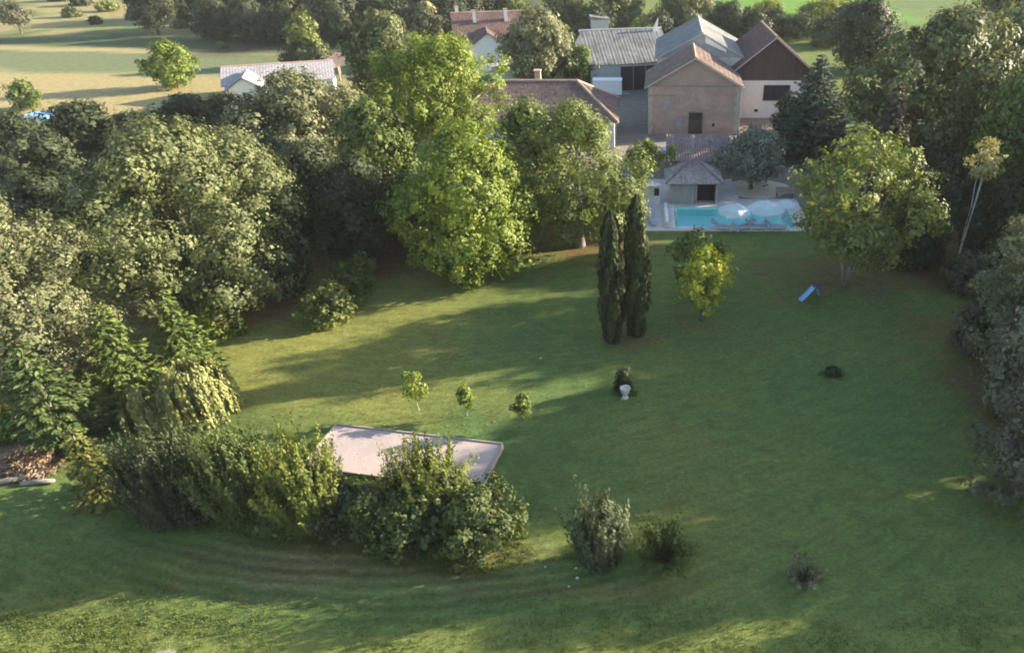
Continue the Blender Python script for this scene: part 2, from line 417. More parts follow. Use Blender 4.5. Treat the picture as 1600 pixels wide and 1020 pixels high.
    for sc_, amt in ((22.0, 0.32), (4.5, 0.22), (0.9, 0.16)):
        nn = N('ShaderNodeTexNoise'); nn.inputs['Scale'].default_value = sc_; nn.inputs['Detail'].default_value = 5
        L(mp.outputs[0], nn.inputs['Vector'])
        r = N('ShaderNodeMapRange'); r.inputs[1].default_value = 0.3; r.inputs[2].default_value = 0.7; r.inputs[3].default_value = 1 - amt; r.inputs[4].default_value = 1 + amt
        L(nn.outputs[0], r.inputs[0])
        if v is None:
            v = r.outputs[0]; fine = nn.outputs[0]
        else:
            mu = N('ShaderNodeMath'); mu.operation = 'MULTIPLY'; L(v, mu.inputs[0]); L(r.outputs[0], mu.inputs[1]); v = mu.outputs[0]
    sx = N('ShaderNodeSeparateXYZ'); L(tc.outputs['Object'], sx.inputs[0])
    def mth(op, a, b_=None, c_=None):
        q = N('ShaderNodeMath'); q.operation = op
        for i_, val in enumerate((a, b_, c_)):
            if val is None: continue
            if isinstance(val, (int, float)): q.inputs[i_].default_value = val
            else: L(val, q.inputs[i_])
        return q.outputs[0]
    xo = mth('ADD', sx.outputs[0], 11.7)
    ph_ = mth('MULTIPLY_ADD', mth('MULTIPLY', xo, xo), -0.014, sx.outputs[1])
    wob = N('ShaderNodeTexNoise'); wob.inputs['Scale'].default_value = 0.5; L(tc.outputs['Object'], wob.inputs['Vector'])
    ph_ = mth('MULTIPLY_ADD', wob.outputs[0], 0.6, ph_)
    wv = mth('SINE', mth('MULTIPLY', ph_, 11.0))
    wv2 = mth('SINE', mth('MULTIPLY', ph_, 3.7))
    wv = mth('MULTIPLY_ADD', wv2, 0.7, wv)
    wv = mth('MULTIPLY_ADD', mth('MULTIPLY', wv, at.outputs['Alpha']), 0.19, 1.0)
    v = mth('MULTIPLY', v, wv)
    sc2 = N('ShaderNodeVectorMath'); sc2.operation = 'SCALE'
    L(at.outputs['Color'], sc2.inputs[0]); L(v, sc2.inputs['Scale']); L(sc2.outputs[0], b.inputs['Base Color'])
    b.inputs['Roughness'].default_value = 0.95; b.inputs['Specular IOR Level'].default_value = 0.1
    bp = N('ShaderNodeBump'); bp.inputs['Strength'].default_value = 0.6; bp.inputs['Distance'].default_value = 0.06
    L(fine, bp.inputs['Height']); L(bp.outputs[0], b.inputs['Normal'])
    me.materials.append(m)
    o = link('ground', me)
    tag(o, kind='structure')
build_ground()

# ------------------------------------------------------------------ foliage
def unit(a):
    return a / np.maximum(np.linalg.norm(a, axis=1, keepdims=True), 1e-9)
def leaf_mesh(name, P, Nn, A, Ln, Wd, tint, material):
    """one diamond leaf spray per row: centre, facing, long axis, length, width"""
    A = unit(A - Nn * np.sum(A * Nn, 1, keepdims=True))
    B = np.cross(Nn, A)
    n = len(P)
    bend = Nn * (Ln * 0.12)[:, None]
    v = np.empty((n, 4, 3), np.float32)
    v[:, 0] = P - A * (Ln / 2)[:, None] - bend; v[:, 1] = P + B * (Wd / 2)[:, None]
    v[:, 2] = P + A * (Ln / 2)[:, None] - bend; v[:, 3] = P - B * (Wd / 2)[:, None]
    me = bpy.data.meshes.new(name)
    me.vertices.add(4 * n); me.vertices.foreach_set('co', v.ravel())
    me.loops.add(4 * n); me.loops.foreach_set('vertex_index', np.arange(4 * n, dtype=np.int32))
    me.polygons.add(n); me.polygons.foreach_set('loop_start', np.arange(0, 4 * n, 4, dtype=np.int32))
    a = me.attributes.new('tint', 'FLOAT', 'FACE'); a.data.foreach_set('value', np.clip(tint, 0, 1).astype(np.float32))
    me.materials.append(material)
    me.update()
    return me
def sph(R, n):
    return unit(R.normal(size=(n, 3)))

def broad_crown(R, H, rx, rz0, material, leaf=0.30, cl=0.6, dens=1.0, bough=0.36, nb=None, droop=0.0, low=0.72, peak=0.36):
    """crown of boughs, boughs of twig clumps, clumps of leaves. rz0 = height of the crown's underside"""
    hz = (H - rz0) / 2; cz = rz0 + hz
    nb = nb or int((34 if rz0 < 0.05 else 20) + 1.1 * rx * hz)
    nb = min(nb, 60)
    t = (np.arange(nb) + R.uniform(0.1, 0.9, nb)) / nb                   # height up the crown, widest a third of the way up
    t = t ** 1.12
    prof = np.where(t > peak, np.sqrt(np.clip(1 - ((t - peak) / (1.02 - peak)) ** 2, 0, 1)), low + (1 - low) * np.sin(np.clip(t / peak, 0, 1) * math.pi / 2))
    ang = np.arange(nb) * 2.39996 + R.uniform(-.5, .5, nb)
    br = bough * min(min(rx, hz) * 1.35, math.sqrt(rx * hz)) * R.uniform(0.55, 1.35, nb)
    inner = R.uniform(0, 1, nb) < 0.16
    p1, p2 = R.uniform(0, 6.28, 2)
    prof = prof * (1 + 0.10 * np.sin(2 * ang + p1) + 0.08 * np.sin(3 * ang + p2 + 4 * t))
    rr_ = np.maximum(0, rx * prof * R.uniform(0.74, 1.14, nb) - br * 0.9) * np.where(inner, 0.4, 1)
    bc = np.stack([rr_ * np.cos(ang), rr_ * np.sin(ang), -hz + br * 0.6 + t * (2 * hz - br * 1.5)], 1)
    d = unit(bc / np.array([rx, rx, hz]) + np.array([0, 0, 0.15]))
    P = []; Nn = []; T = []; Ls = []
    for i in range(nb):
        nc = max(5, int(dens * 4 * math.pi * br[i] ** 2 / (math.pi * cl * cl) * 0.95))
        cd = sph(R, nc)
        cd = cd[np.sum(cd * d[i], 1) > -0.55]
        cpt = bc[i] + cd * br[i] * R.uniform(0.7, 1.12, (len(cd), 1)) * np.array([1.1, 1.1, 0.85])
        if droop: cpt[:, 2] -= droop * R.uniform(0, 1, len(cd)) * np.clip(np.linalg.norm(cpt[:, :2], axis=1) / rx, 0, 1) ** 2
        nl = int(24 * dens ** 0.0 * (cl / leaf) ** 2 / 4.0) + 5
        base = np.repeat(cpt, nl, 0)
        off = sph(R, len(base)) * (R.uniform(0.25, 1.0, len(base)) ** 0.6)[:, None] * cl * np.repeat(R.uniform(0.6, 1.45, len(cd)), nl)[:, None] * R.uniform(0.8, 1.25, len(base))[:, None]
        out = np.repeat(cd, nl, 0)
        P.append(base + off + np.array([0, 0, cz]))
        Nn.append(unit(0.95 * out + 0.65 * off / cl + 0.42 * sph(R, len(base)) + np.array([0, 0, 0.2])))
        T.append(np.repeat(R.uniform(0.15, 0.75, len(cd)), nl) * 0.55 + R.uniform(0, 0.5, len(base)))
    P = np.concatenate(P); Nn = np.concatenate(Nn); T = np.concatenate(T)
    keep = P[:, 2] > 0.05
    P, Nn, T = P[keep], Nn[keep], T[keep]
    n = len(P)
    Ln = leaf * np.clip(np.exp(R.normal(-.08, .38, n)), .4, 2.0); Wd = Ln * R.uniform(0.38, 0.85, n)
    return leaf_mesh('crown', P, Nn, sph(R, n) + np.array([0, 0, -0.3]), Ln, Wd, T, material), bc + np.array([0, 0, cz])

def spruce_crown(R, H, rx, rz0, material, leaf=0.3, dens=1.0, up=0.15):
    P = []; A = []; T = []
    levels = max(7, int((H - rz0) / 0.42))
    for j in range(levels):
        t = (j + R.uniform(-.2, .2)) / levels
        z = rz0 + (H - rz0) * t
        r = rx * (1 - max(t, 0)) ** 0.85 * R.uniform(0.85, 1.15) + 0.12
        nbr = max(5, int(5 + 9 * (r / rx) ** 0.7))
        a0 = R.uniform(0, 6.28)
        for k in range(nbr):
            a = a0 + 6.283 * k / nbr + R.uniform(-.25, .25)
            rr = r * R.uniform(0.7, 1.15)
            m = max(6, int(dens * 26 * rr / leaf * 0.28))
            s = R.uniform(0.12, 1.0, m) ** 0.75
            wdt = 0.30 * rr * (1.1 - s)
            lat = R.uniform(-1, 1, m) * wdt
            px_ = s * rr * math.cos(a) - lat * math.sin(a); py_ = s * rr * math.sin(a) + lat * math.cos(a)
            pz_ = z - 0.42 * rr * s + (up + 0.25) * rr * s * s + R.normal(0, 0.05, m)
            P.append(np.stack([px_, py_, pz_], 1))
            A.append(np.stack([np.cos(a) - np.sin(a) * np.sign(lat) * .6, np.sin(a) + np.cos(a) * np.sign(lat) * .6, np.full(m, -0.2)], 1))
            T.append(np.full(m, R.uniform(0.05, 0.4)) + 0.4 * s + R.uniform(0, 0.25, m))
    P = np.concatenate(P); A = unit(np.concatenate(A)); T = np.concatenate(T)
    n = len(P)
    P[:, 2] = np.maximum(P[:, 2], 0.06)
    Nn = unit(np.array([0, 0, 1.0]) + 0.55 * sph(R, n) + 0.25 * unit(P * np.array([1, 1, 0])))
    Ln = leaf * R.uniform(0.8, 1.6, n)
    return leaf_mesh('crown', P, Nn, A, Ln, Ln * 0.42, T, material)

def column_crown(R, H, rx, material, leaf=0.3, dens=1.0):
    n = int(dens * 2 * math.pi * rx * H * 85 * (0.3 / leaf) ** 2 * 0.5)
    t = R.uniform(0, 1, n)
    a = R.uniform(0, 6.283, n)
    prof = np.minimum(1, 0.55 + t / 0.22 * 0.45) * np.sqrt(np.clip(1 - t ** 3.2, 0.0, 1)) * (1 + 0.13 * np.sin(3 * a + 9 * t) + 0.10 * np.sin(5 * a - 14 * t) + 0.07 * np.sin(2 * a + 31 * t))
    r = rx * prof * R.uniform(0.68, 1.06, n)
    P = np.stack([r * np.cos(a), r * np.sin(a), 0.12 + t * (H - 0.3)], 1)
    out = np.stack([np.cos(a), np.sin(a), np.full(n, 0.1)], 1)
    T = 0.35 + 0.25 * np.sin(5 * a - 14 * t) + R.uniform(-.2, .35, n)
    Ln = leaf * R.uniform(0.9, 1.9, n)
    return leaf_mesh('crown', P, unit(out + 0.45 * sph(R, n)), np.tile([0, 0, 1.0], (n, 1)) + 0.25 * out + 0.15 * sph(R, n), Ln, Ln * 0.38, T, material)

def strand_crown(R, H, rx, material, leaf=0.22, strands=420, low=0.1):
    """hanging strands from a dome (weeping tree)"""
    P = []; A = []; T = []
    for i in range(strands):
        if i % 14 == 0: ta, tq, tl = R.uniform(0, 6.283), R.uniform(0.1, 1) ** 0.6, R.uniform(.75, 1.15)
        a = ta + R.normal(0, .16) / (tq + .15); q = min(1.05, max(.03, tq + R.normal(0, .07)))
        x0, y0 = rx * q * math.cos(a), rx * q * math.sin(a)
        lump = 0.12 * H * math.sin(3 * a + 1) * math.sin(5 * q + 2 * a)
        z0 = H * (1 - 0.42 * q * q) + lump * 0.6 + R.uniform(-.1, .05) * H
        z0 -= (1 - tl) * .22 * H
        ln = min(z0 - low, H * R.uniform(0.2, 0.9) * (0.45 + 0.6 * q) * tl)
        m = max(4, int(ln / (leaf * 0.33)))
        s = np.linspace(0, 1, m)
        sway = 0.10 * ln
        P.append(np.stack([x0 + math.cos(a) * sway * np.sqrt(s) + R.normal(0, .04, m), y0 + math.sin(a) * sway * np.sqrt(s) + R.normal(0, .04, m), z0 - ln * s + R.normal(0, .03, m)], 1))
        A.append(np.tile([0.15 * math.cos(a), 0.15 * math.sin(a), -1.0], (m, 1)))
        T.append(np.full(m, R.uniform(0.1, 0.6)) + R.uniform(0, .35, m))
    P = np.concatenate(P); A = np.concatenate(A); T = np.concatenate(T); n = len(P)
    out = unit(P * np.array([1, 1, 0]) + 1e-4)
    Ln = leaf * R.uniform(0.8, 1.6, n)
    return leaf_mesh('crown', P, unit(out + 0.6 * sph(R, n) + np.array([0, 0, .3])), A + 0.3 * sph(R, n), Ln, Ln * 0.4, T, material)

def shoot_crown(R, H, rx, material, leaf=0.22, shoots=160, lean=0.5, arch=0.0):
    """upright or arching shoots fanning out of the ground"""
    P = []; A = []; T = []
    for i in range(shoots):
        a = R.uniform(0, 6.283); q = math.sqrt(R.uniform(0, 1))
        b = np.array([rx * 0.75 * q * math.cos(a), rx * 0.75 * q * math.sin(a), 0.05])
        h = H * R.uniform(0.55, 1.0) * (1 - 0.35 * q * q)
        d = np.array([lean * q * math.cos(a), lean * q * math.sin(a), 1.0]) + R.normal(0, .08, 3)
        m = max(5, int(h / (leaf * 0.30)))
        s = np.linspace(0.08, 1, m)
        p = b + np.outer(s * h, d)
        if arch:
            p[:, 0] += math.cos(a) * arch * h * s ** 2; p[:, 1] += math.sin(a) * arch * h * s ** 2
            p[:, 2] -= arch * 0.75 * h * s ** 3
        P.append(p + R.normal(0, leaf * 0.35, (m, 3)))
        A.append(np.tile(d, (m, 1)) + 0.45 * sph(R, m))
        T.append(np.full(m, R.uniform(0.05, 0.5)) + 0.25 * s + R.uniform(0, .3, m))
    P = np.concatenate(P); A = np.concatenate(A); T = np.concatenate(T); n = len(P)
    P[:, 2] = np.maximum(P[:, 2], 0.04)
    out = unit(P * np.array([1, 1, 0]) + 1e-4)
    Ln = leaf * R.uniform(0.8, 1.6, n)
    return leaf_mesh('foliage', P, unit(out + 0.8 * sph(R, n) + np.array([0, 0, .35])), A, Ln, Ln * 0.34, T, material)

def trunk_mb(R, H, top, r, targets=(), lean=0.0, stems=1, spread=0.3):
    b = MB()
    for s in range(stems):
        a = R.uniform(0, 6.28) if stems == 1 else 6.283 * s / stems + 0.4
        dx, dy = (lean * math.cos(a), lean * math.sin(a)) if stems == 1 else (spread * math.cos(a), spread * math.sin(a))
        pts = [(0.10 * dx, 0.10 * dy, -0.25)]; rs = [r * 1.45]
        for k in range(1, 6):
            t = k / 5
            pts.append((dx * t * top * (1 if stems > 1 else 1) * 0.6 + R.normal(0, .05), dy * t * top * 0.6 + R.normal(0, .05), t * top)); rs.append(r * (1.08 - 0.72 * t))
        b.tube(pts, rs, 7)
    for tg in targets:
        h0 = R.uniform(0.45, 0.9) * top
        a = Vector((0, 0, h0)); e = Vector(tg)
        if e.z < h0 + 0.2: a.z = max(0.4 * top, e.z - 0.8)
        mid = a.lerp(e, 0.5) + Vector((0, 0, 0.08 * (e - a).length))
        b.tube([a, mid, e], [r * 0.42, r * 0.28, r * 0.09], 5)
    return b

COUNT = [0]
def plant(name, style, pal, u, vb, vt, hw, label, cat='tree', group=None, under=0.18, leaf=0.30, cl=0.6, dens=1.0, bark='bark', trunk_r=None,
          at=None, size=None, share=None, rot=None, stems=5, spread=.55, stemtop=.62, **kw):
    """a tree or shrub: u = crown centre, vb = foot, vt = top, hw = half width in photo pixels, turned into metres on the ground"""
    COUNT[0] += 1
    R = np.random.RandomState(1000 + COUNT[0])
    if at is None:
        Y = gp(u, vb)[1]
        if cat != 'tree' and under < .06 and vb > 200: Y += 0.75 * hw * dep(Y, 1.0) / FOC
        H = max(0.4, hgt(vt, Y))
        X = xat(u, Y, H * 0.55); rx = hw * dep(Y, H * 0.55) / FOC
    else:
        X, Y = at; rx, H = size
    root = empty(name, (X, Y, gzf(X, Y)), R.uniform(0, 6.28) if rot is None else rot)
    tag(root, label, cat, group)
    if share is not None and share in CACHE:
        (cm, tm, H0, r0) = CACHE[share]
        for nm, me in (('crown', cm), ('trunk', tm)):
            if me is None: continue
            o = link(nm, me, root)
            o.scale = (rx / r0, rx / r0, H / H0)
        return root
    z0 = H * under
    tr = trunk_r or max(0.05, 0.028 * H)
    tm = None
    if style == 'broad':
        cm, bc = broad_crown(R, H, rx, z0, LEAF[pal], leaf, cl, dens, **kw)
        sel = bc[R.permutation(len(bc))[:9]]
        tm = trunk_mb(R, H, max(0.6 * H, z0 * 1.1), tr, [tuple(p) for p in sel], 0.06)
    elif style == 'multi':
        cm, bc = broad_crown(R, H, rx, z0, LEAF[pal], leaf, cl, dens, **kw)
        tm = trunk_mb(R, H, stemtop * H, tr, [], stems=stems, spread=spread)
    elif style == 'spruce':
        cm = spruce_crown(R, H, rx, z0, LEAF[pal], leaf, dens, **kw)
        tm = trunk_mb(R, H, 0.93 * H, tr)
    elif style == 'column':
        cm = column_crown(R, H, rx, LEAF[pal], leaf, dens)
        tm = trunk_mb(R, H, 0.8 * H, tr * 0.7)
    elif style == 'weep':
        cm = strand_crown(R, H, rx, LEAF[pal], leaf, **kw)
        tm = trunk_mb(R, H, 0.75 * H, tr, [(rx * .5 * math.cos(k), rx * .5 * math.sin(k), H * .8) for k in (0, 1.3, 2.5, 3.7, 5)])
    elif style == 'shoots':
        cm = shoot_crown(R, H, rx, LEAF[pal], leaf, **kw)
        if cat in ('shrub', 'bush'): tm = trunk_mb(R, H, 0.35 * H, 0.05, stems=4, spread=0.5)
    cn = 'crown' if style not in ('shoots',) else 'foliage'
    link(cn, cm, root)
    tn = 'trunk' if cat == 'tree' else 'stems'
    to = None
    if tm is not None:
        to = tm.build(tn, M[bark], root, True)
    if share is not None: CACHE[share] = (cm, to.data if to else None, H, rx)
    return root
CACHE = {}

# ------------------------------------------------------------------ buildings
def gable_house(root, x0, x1, y0, y1, eave, ridge, wallmat, roofmat, axis='Y', over=0.45, tile=True, ridgemat='ridge', gablemat=None, pitch=0.27):
    """walls and a two-slope roof; axis = direction of the ridge. Local coordinates."""
    cx, cy = (x0 + x1) / 2, (y0 + y1) / 2
    b = MB()
    t = 0.35
    b.box(x0, x1, y0, y0 + t, -0.3, eave).box(x0, x1, y1 - t, y1, -0.3, eave)
    b.box(x0, x0 + t, y0 + t, y1 - t, -0.3, eave).box(x1 - t, x1, y0 + t, y1 - t, -0.3, eave)
    b.build('wall', M[wallmat], root)
    g = M[gablemat or wallmat]
    r = MB()
    if axis == 'Y':
        for ya, yb in ((y0, y0 + t), (y1 - t, y1)):
            MB().prism([(x0, ya, eave), (x1, ya, eave), (cx, ya, ridge)], (0, yb - ya, 0)).build('gable', g, root)
        sl = (ridge - eave) / (cx - x0)
        e = eave - sl * over
        for xe in (x0 - over, x1 + over):
            r.tiles((xe, y0 - over, e), (xe, y1 + over, e), (cx, y1 + over, ridge), (cx, y0 - over, ridge), pitch=pitch) if tile else r.tiles((xe, y0 - over, e), (xe, y1 + over, e), (cx, y1 + over, ridge), (cx, y0 - over, ridge), pitch=0.5, amp=0.012, rows=1)
        ro = r.build('roof', M[roofmat], root)
        MB().tube([(cx, y0 - over - .03, ridge + .08), (cx, cy, ridge + .09), (cx, y1 + over + .03, ridge + .08)], [.13] * 3, 8).build('ridge_cap', M[ridgemat], ro)
        for xe in (x0 - over, x1 + over):
            MB().prism([(xe, y0 - over - .05, e - .10), (xe, y0 - over - .05, e + .06), (cx, y0 - over - .05, ridge + .06), (cx, y0 - over - .05, ridge - .10)], (0, 0.09, 0)).build('verge', M['fascia'], ro)
    else:
        for xa, xb in ((x0, x0 + t), (x1 - t, x1)):
            MB().prism([(xa, y0, eave), (xa, y1, eave), (xa, cy, ridge)], (xb - xa, 0, 0)).build('gable', g, root)
        sl = (ridge - eave) / (cy - y0)
        e = eave - sl * over
        for ye in (y0 - over, y1 + over):
            r.tiles((x0 - over, ye, e), (x1 + over, ye, e), (x1 + over, cy, ridge), (x0 - over, cy, ridge), pitch=pitch, amp=.008) if tile else r.tiles((x0 - over, ye, e), (x1 + over, ye, e), (x1 + over, cy, ridge), (x0 - over, cy, ridge), pitch=0.5, amp=0.012, rows=1)
        ro = r.build('roof', M[roofmat], root)
        MB().tube([(x0 - over - .03, cy, ridge + .08), (cx, cy, ridge + .09), (x1 + over + .03, cy, ridge + .08)], [.13] * 3, 8).build('ridge_cap', M[ridgemat], ro)
    return ro
def opening(root, name, x0, x1, z0, z1, y, matname='dark', frame='timber', bars=0, depth=0.10):
    """an opening in a wall that faces -Y at y: recessed-looking leaf within a proud frame"""
    o = MB().box(x0, x1, y - 0.012, y + 0.05, z0, z1).build(name, M[matname], root)
    f = MB(); w_ = 0.09
    f.box(x0 - w_, x0, y - depth, y + .04, z0 - w_, z1 + w_).box(x1, x1 + w_, y - depth, y + .04, z0 - w_, z1 + w_)
    f.box(x0, x1, y - depth, y + .04, z1, z1 + w_)
    if z0 > 0.3: f.box(x0, x1, y - depth - .04, y + .04, z0 - w_, z0)
    for k in range(bars):
        xx = x0 + (x1 - x0) * (k + 1) / (bars + 1)
        f.box(xx - .03, xx + .03, y - .05, y - .012, z0, z1)
    f.build('frame', M[frame], o)
    return o

# old stone barn, gable to the garden
bx0, bx1, by = 1.0, 12.2, 85.5
barn = empty('stone_barn', ((bx0 + bx1) / 2, by, 0), math.radians(-2))
tag(barn, 'brown stone barn with tiled gable facing the pool terrace', 'barn')
hw_ = (bx1 - bx0) / 2
gable_house(barn, -hw_, hw_, 0, 8.6, 5.9, 9.1, 'barnwall', 'tile', 'Y', 0.4, gablemat='gablewall')
MB().box(-hw_ - .02, hw_ + .02, -0.07, -0.004, 5.78, 5.96).build('string_course', M['timber'], barn)
for sx in (-1, 1):
    for k in range(10):
        wq = 0.62 if k % 2 else 0.42
        a, b_ = (sx * hw_ + 0.03 * sx, sx * (hw_ - wq))
        MB().box(min(a, b_), max(a, b_), -0.035, 0.20, 0.58 * k + .01, 0.58 * k + 0.565).build('quoin', M['quoin'], barn)
d_ = opening(barn, 'door', -0.55, 1.15, 0.05, 2.7, 0, 'darkwood', 'timber')
MB().box(-0.45, 1.05, -0.035, -0.014, 1.75, 2.6).build('transom', M['glass'], d_)
opening(barn, 'shutter', -2.3, -1.2, 0.7, 2.3, 0, 'patch', 'patch')
opening(barn, 'window', 2.35, 2.7, 1.0, 1.4, 0, 'dark', 'quoin', 0, 0.04)
MB().box(-5.5, -2.1, -0.06, -0.004, 4.62, 4.78).build('lintel', M['timber'], barn)
MB().box(-4.1, -2.7, -0.03, -0.004, 2.9, 4.3).build('blocked_opening', M['patch'], barn)
MB().box(-1.9, 5.2, -0.025, -0.004, 2.82, 2.96).build('render_band', M['patch'], barn)

for sx in (-1, 1):
    MB().bar((sx * (hw_ + .43), -.38, 5.62), (sx * (hw_ + .43), 8.95, 5.62), .08, n=6).build('gutter', M['metal'], barn)
    MB().bar((sx * (hw_ + .06), -.09, 5.6), (sx * (hw_ + .06), -.09, 0), .05, n=6).build('downpipe', M['metal'], barn)
# grey sheet-roofed hall right behind it
hall = empty('grey_hall', (8.1, 95.2, 0), math.radians(-2))
tag(hall, 'grey sheet-roofed hall rising behind the stone barn', 'building')
gable_house(hall, -5.8, 5.8, 0, 14.5, 7.3, 10.3, 'cream', 'metal', 'Y', 0.35, tile=False, ridgemat='metalpale', gablemat='metalpale')
MB().prism([(.4, -0.42, 9.95), (3.2, -0.42, 8.4), (3.2, -0.42, 8.0), (.4, -0.42, 9.2)], (0, .06, 0)).build('gable_panel', M['white'], hall)

# big low shed to the left
shed = empty('metal_shed', (-1.4, 109.0, 0), math.radians(13))
tag(shed, 'long pale grey metal shed with dark wide doorway left of the barn', 'shed')
gable_house(shed, -6.2, 6.6, 0, 17.0, 4.0, 7.4, 'metalpale', 'metal', 'X', 0.3, tile=False, ridgemat='metalpale')
opening(shed, 'doorway', -1.6, 4.3, 0.0, 3.5, 0, 'dark', 'metalpale', 2)
for k in range(9):
    MB().box(-6.1 + 0.5 * k, -6.02 + 0.5 * k, -0.06, -0.004, 0.1, 4.2).build('siding_rib', M['metalpale'], shed)
MB().prism([(5.2, 7.6, 6.9), (6.0, 7.6, 6.9), (6.2, 7.6, 9.0)], (0, .5, 0)).build('roof_vent', M['white'], shed)

# white box trailer before the shed
vt_ = empty('box_trailer', (-4.8, 103.5, 0))
tag(vt_, 'low white box trailer in front of the dark shed doorway', 'trailer')
MB().box(-2.1, 2.1, 0, 2.0, 0.55, 2.5).build('body', M['whitepaint'], vt_)
MB().box(-2.16, 2.16, -0.06, 2.06, 2.5, 2.6).build('roof', M['whitepaint'], vt_)
for sx in (-0.9, 0.9):
    MB().bar((sx, -.05, .38), (sx, .18, .38), .36, n=14).build('wheel', M['darkmetal'], vt_)
MB().bar((2.1, 1, .6), (3.2, 1, .5), .05).build('drawbar', M['steel'], vt_)

# red-roofed barn on the right
rb = empty('red_roofed_barn', (17.3, 93.0, 0))
tag(rb, 'red tiled barn with dark boarded gable above white wall', 'barn')
gable_house(rb, -4.8, 4.8, 0, 12.0, 6.4, 10.2, 'white', 'tilered', 'Y', 0.6, gablemat='darkwood')
for k in range(16):
    xk = -4.5 + 0.6 * k
    MB().box(xk - .27, xk + .27, -0.05, -0.004, 4.9, 6.4 + 3.8 * (1 - abs(xk) / 4.8) - 0.25).build('gable_board', M['darkwood'], rb)
MB().box(-4.75, 4.75, -0.03, -0.003, 4.88, 6.42).build('gable_backing', M['darkwood'], rb)
opening(rb, 'window', -0.9, 2.4, 2.4, 4.2, 0, 'glass', 'darkwood', 3)
opening(rb, 'cellar_window', -2.0, -1.5, 0.8, 1.2, 0, 'dark', 'white', 0, .04)

# hipped house in front of the limes' crowns
hp = empty('hipped_house', (-11.7, 84.5, 0))
tag(hp, 'long low house with brown hipped tile roof left of the barn', 'house')
X0, X1, Y0, Y1, EV, RG = -10.5, 9.2, -5.6, 5.6, 3.2, 6.6
MB().box(X0 + .5, X1 - .5, Y0 + .5, Y1 - .5, -0.2, EV).build('wall', M['cream'], hp)
r = MB()
ra, rb_ = (X0 + 5.2, 0, RG), (X1 - 5.0, 0, RG)
r.tiles((X0, Y0, EV), (X1, Y0, EV), rb_, ra, rows=12).tiles((X1, Y1, EV), (X0, Y1, EV), ra, rb_, rows=12)
r.tiles((X1, Y0, EV), (X1, Y1, EV), rb_, rb_, rows=12).tiles((X0, Y1, EV), (X0, Y0, EV), ra, ra, rows=12)
ro = r.build('roof', M['tile'], hp)
for a, b_ in ((ra, rb_), (rb_, (X1, Y0, EV)), (rb_, (X1, Y1, EV)), (ra, (X0, Y0, EV)), (ra, (X0, Y1, EV))):
    a, b_ = Vector(a) + Vector((0, 0, .1)), Vector(b_) + Vector((0, 0, .1))
    MB().bar(a, b_, .17, n=8).build('ridge_cap', M['ridge'], ro)
ck = MB().box(-1.0, -.3, 1.2, 1.9, 5.2, 7.5).build('chimney', M['gablewall'], ro)
MB().box(-1.08, -.22, 1.12, 1.98, 7.5, 7.62).build('chimney_cap', M['ridge'], ck)
opening(hp, 'window', 6.0, 7.0, 0.9, 2.1, Y0 + .5, 'glass', 'white', 1)
opening(hp, 'window', 1.0, 2.0, 0.9, 2.1, Y0 + .5, 'glass', 'white', 1)

# lean-to with weathered tiles between barn and pool house
lt = empty('lean_to', (6.3, 72.4, 0))
tag(lt, 'low outbuilding with weathered purple-brown tile roof behind the pool house', 'outbuilding')
MB().box(-3.0, 3.0, -3.2, 1.9, -0.1, 1.95).build('wall', M['patch'], lt)
r = MB().tiles((-3.4, -3.7, 2.0), (3.4, -3.7, 2.0), (3.4, 2.2, 3.1), (-3.4, 2.2, 3.1), rows=12)
ro = r.build('roof', M['tilegrey'], lt)
MB().prism([(-3.4, 2.22, 0), (3.4, 2.22, 0), (3.4, 2.22, 3.12), (-3.4, 2.22, 3.12)], (0, .15, 0)).build('back_wall', M['patch'], lt)
fl = MB().bar((-0.7, -0.6, 2.4), (-0.7, -0.6, 3.7), .12, n=8).build('flue', M['metalpale'], ro)
MB().lathe([(.22, 3.68), (.22, 3.76), (.02, 3.95)], 8, (-.7, -.6)).build('cowl', M['metalpale'], fl)
opening(lt, 'door', -2.4, -1.4, 0.1, 1.75, -3.2, 'darkwood', 'timber')

# pool house
ph = empty('pool_house', (5.15, 63.8, 0.12))
tag(ph, 'small pool house with weathered hipped roof behind the swimming pool', 'pool house')
WX, WY = 2.25, 1.7
b = MB().box(-WX, WX, -WY + 1.0, WY, 0, 2.2)
b.build('wall', M['cream'], ph)
for k in range(9):
    x_ = -WX + 0.02 + 0.255 * k
    MB().box(x_, x_ + .235, -WY, -WY + .09, 0.02, 2.12).build('board', M['greywood'], ph)
for x_ in (0.15, WX - .16):
    MB().box(x_, x_ + .16, -WY - .01, -WY + .15, 0, 2.2).build('post', M['greywood'], ph)
MB().box(-WX, -WX + .1, -WY + .1, -WY + 1.0, 0, 2.2).build('side_wall', M['greywood'], ph)
MB().box(WX - .1, WX, -WY + .15, -WY + 1.0, 0, 2.2).build('side_wall', M['greywood'], ph)
MB().box(0.33, WX - .18, -WY + .90, -WY + .985, 0.02, 2.1).build('doorway', M['dark'], ph)
for k in range(5):
    MB().bar((0.5 + .34 * k, -WY + .5, 0.02), (0.5 + .34 * k, -WY + .5, .95), .03).build('rail_post', M['darkmetal'], ph)
e = 0.45
r = MB()
ap = (0, 0.3, 3.65)
cs = [(-WX - e, -WY - e, 2.1), (WX + e, -WY - e, 2.1), (WX + e, WY + e, 2.1), (-WX - e, WY + e, 2.1)]
r0, r1 = (-.35, .2, 3.6), (.35, .2, 3.6)
r.tiles(cs[0], cs[1], r1, r0, pitch=.24, rows=9).tiles(cs[1], cs[2], r1, r1, pitch=.24, rows=9).tiles(cs[2], cs[3], r0, r1, pitch=.24, rows=9).tiles(cs[3], cs[0], r0, r0, pitch=.24, rows=9)
ro = r.build('roof', M['tilestone'], ph)
